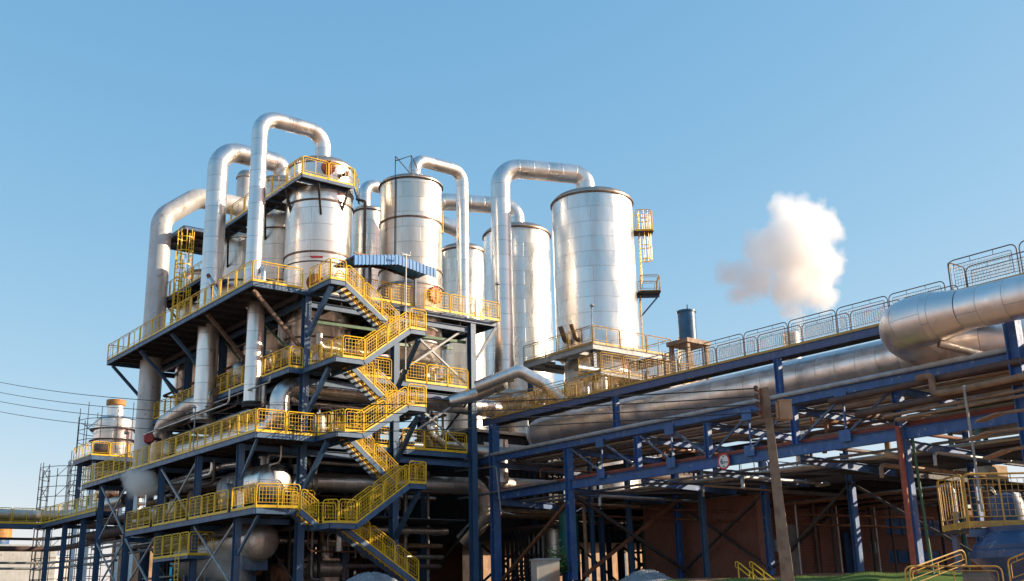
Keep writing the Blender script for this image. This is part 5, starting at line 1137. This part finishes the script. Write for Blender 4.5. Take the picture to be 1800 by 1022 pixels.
# steam
def steam(name, label, blobs, dens, lo=0., soft=1.0, nscale=.35, namp=1.6, col=(1, .97, .93)):
    xs = [b[0] for b in blobs]; pad = 1.5
    mn = V([min(b[0][i]-b[1]*1.25 for b in blobs) for i in range(3)]); mx = V([max(b[0][i]+b[1]*1.25 for b in blobs) for i in range(3)]); c = (mn+mx)/2
    m, nt, b = nodes(name+'_volume'); nt.nodes.remove(b); out = nt.nodes['Material Output']
    pv = N(nt, 'ShaderNodeVolumePrincipled'); pv.inputs['Color'].default_value = rgb(*col); pv.inputs['Anisotropy'].default_value = 0
    tc = N(nt, 'ShaderNodeTexCoord'); no = N(nt, 'ShaderNodeTexNoise'); no.inputs['Scale'].default_value = nscale; no.inputs['Detail'].default_value = 4; no.inputs['Roughness'].default_value = .55
    nt.links.new(tc.outputs['Object'], no.inputs['Vector'])
    sub = N(nt, 'ShaderNodeVectorMath', operation='SUBTRACT'); nt.links.new(no.outputs['Color'], sub.inputs[0]); sub.inputs[1].default_value = (.5, .5, .5)
    scl = N(nt, 'ShaderNodeVectorMath', operation='SCALE'); nt.links.new(sub.outputs[0], scl.inputs[0]); scl.inputs['Scale'].default_value = namp*2
    ad_ = N(nt, 'ShaderNodeVectorMath', operation='ADD'); nt.links.new(tc.outputs['Object'], ad_.inputs[0]); nt.links.new(scl.outputs[0], ad_.inputs[1])
    last = None
    for p, r in blobs:
        di = N(nt, 'ShaderNodeVectorMath', operation='DISTANCE'); nt.links.new(ad_.outputs[0], di.inputs[0]); di.inputs[1].default_value = V(p)-c
        mr = ramp(nt, di.outputs['Value'], r, r-soft*min(1, r/1.5), 0, 1)
        if last is None: last = mr
        else:
            mm = N(nt, 'ShaderNodeMath', operation='MAXIMUM'); nt.links.new(last, mm.inputs[0]); nt.links.new(mr, mm.inputs[1]); last = mm.outputs[0]
    mu = N(nt, 'ShaderNodeMath', operation='MULTIPLY'); nt.links.new(last, mu.inputs[0]); mu.inputs[1].default_value = dens
    nt.links.new(mu.outputs[0], pv.inputs['Density']); nt.links.new(pv.outputs[0], out.inputs['Volume'])
    hs = (mx-mn)/2; bm = M().lathe((0, 0, 0), [(1.0*math.sin(i/10*math.pi), -math.cos(i/10*math.pi)) for i in range(11)], 20)
    k = 1.35
    bm.v = [c+V((v.x*hs.x*k, v.y*hs.y*k, v.z*hs.z*1.15)) for v in bm.v]
    o = bm.build(name, m, None, c); tag(o, label, 'steam', None, 'stuff'); return o
S = 112.
def sb(px, py, rpx, dd=0): return (ad(px, py, S+dd), rpx*S/F)
steam('steam_cloud', 'large warm white steam cloud billowing above the walkway at the right', [sb(1378, 372, 34), sb(1415, 380, 40, 2), sb(1452, 402, 36, 0), sb(1395, 430, 62, -2), sb(1345, 440, 46, 1), sb(1430, 465, 58, 2), sb(1330, 490, 42, 0), sb(1282, 480, 30, -1), sb(1305, 515, 32, 1), sb(1395, 505, 44, 0), sb(1440, 520, 34, 0), sb(1396, 548, 26, 0), sb(1397, 578, 17, 0)], .80, soft=1.45, nscale=.42, namp=1.8, col=(1, 1, 1))
def sp(px, py, r, X): return (ax(px, py, X), r)
steam('steam_puff', 'small white steam puff blown from the dark exhaust pipe at the left', [sp(250, 850, 1.05, 22.3), sp(232, 843, .7, 22.5), sp(268, 858, .55, 22.8), sp(262, 838, .45, 22.8)], 2.4, soft=.8, nscale=1.3, namp=.5)
steam('steam_wisp', 'faint steam drifting round the lower drums under the platform', [(V((23.8, 55.2, 4.0)), 1.1), (V((24.0, 53.2, 4.3)), .8), (V((23.8, 57.5, 4.2)), .9), (V((23.9, 54.2, 3.3)), .9)], .7, soft=1.0, nscale=.9, namp=.8)

# ------------------------------------------------------------------ light
SUN_AZ, SUN_EL = -36., 20.      # direction towards the sun, degrees from +X
w = bpy.data.worlds.new('World'); sc.world = w; w.use_nodes = True; nt = w.node_tree
sky = nt.nodes.new('ShaderNodeTexSky'); sky.sky_type = 'NISHITA'; sky.sun_disc = False
sky.sun_elevation = math.radians(SUN_EL); sky.sun_rotation = math.radians(90-SUN_AZ)
sky.air_density = 1.0; sky.dust_density = .6; sky.ozone_density = 1.6; sky.altitude = 100
sp_ = nt.nodes.new('ShaderNodeSeparateColor'); cb_ = nt.nodes.new('ShaderNodeCombineColor'); nt.links.new(sky.outputs[0], sp_.inputs[0])
for i, (g_, p_, k_) in enumerate(((.217, .95, .691), (.252, .54, .57), (.247, .33, .64))):      # soften the blue of the clear sky toward the hazy horizon
    a_ = N(nt, 'ShaderNodeMath', operation='MULTIPLY'); nt.links.new(sp_.outputs[i], a_.inputs[0]); a_.inputs[1].default_value = g_
    b_ = N(nt, 'ShaderNodeMath', operation='POWER'); nt.links.new(a_.outputs[0], b_.inputs[0]); b_.inputs[1].default_value = p_
    c_ = N(nt, 'ShaderNodeMath', operation='MULTIPLY'); nt.links.new(b_.outputs[0], c_.inputs[0]); c_.inputs[1].default_value = k_/.252
    nt.links.new(c_.outputs[0], cb_.inputs[i])
nt.links.new(cb_.outputs[0], nt.nodes['Background'].inputs[0]); nt.nodes['Background'].inputs[1].default_value = .15
ld_ = bpy.data.lights.new('sun', 'SUN'); ld_.energy = 3.9; ld_.angle = math.radians(.5); ld_.color = (1, .82, .58)
so = bpy.data.objects.new('sun', ld_); COL.objects.link(so)
a, e = math.radians(SUN_AZ), math.radians(SUN_EL)
so.rotation_euler = V((math.cos(a)*math.cos(e), math.sin(a)*math.cos(e), math.sin(e))).to_track_quat('Z', 'Y').to_euler()
sc.view_settings.view_transform = 'Standard'; sc.view_settings.look = 'None'; sc.view_settings.exposure = 1.10; sc.view_settings.gamma = 1
sc.cycles.volume_bounces = 10; sc.cycles.max_bounces = 12; sc.cycles.volume_step_rate = .6; sc.cycles.volume_max_steps = 256
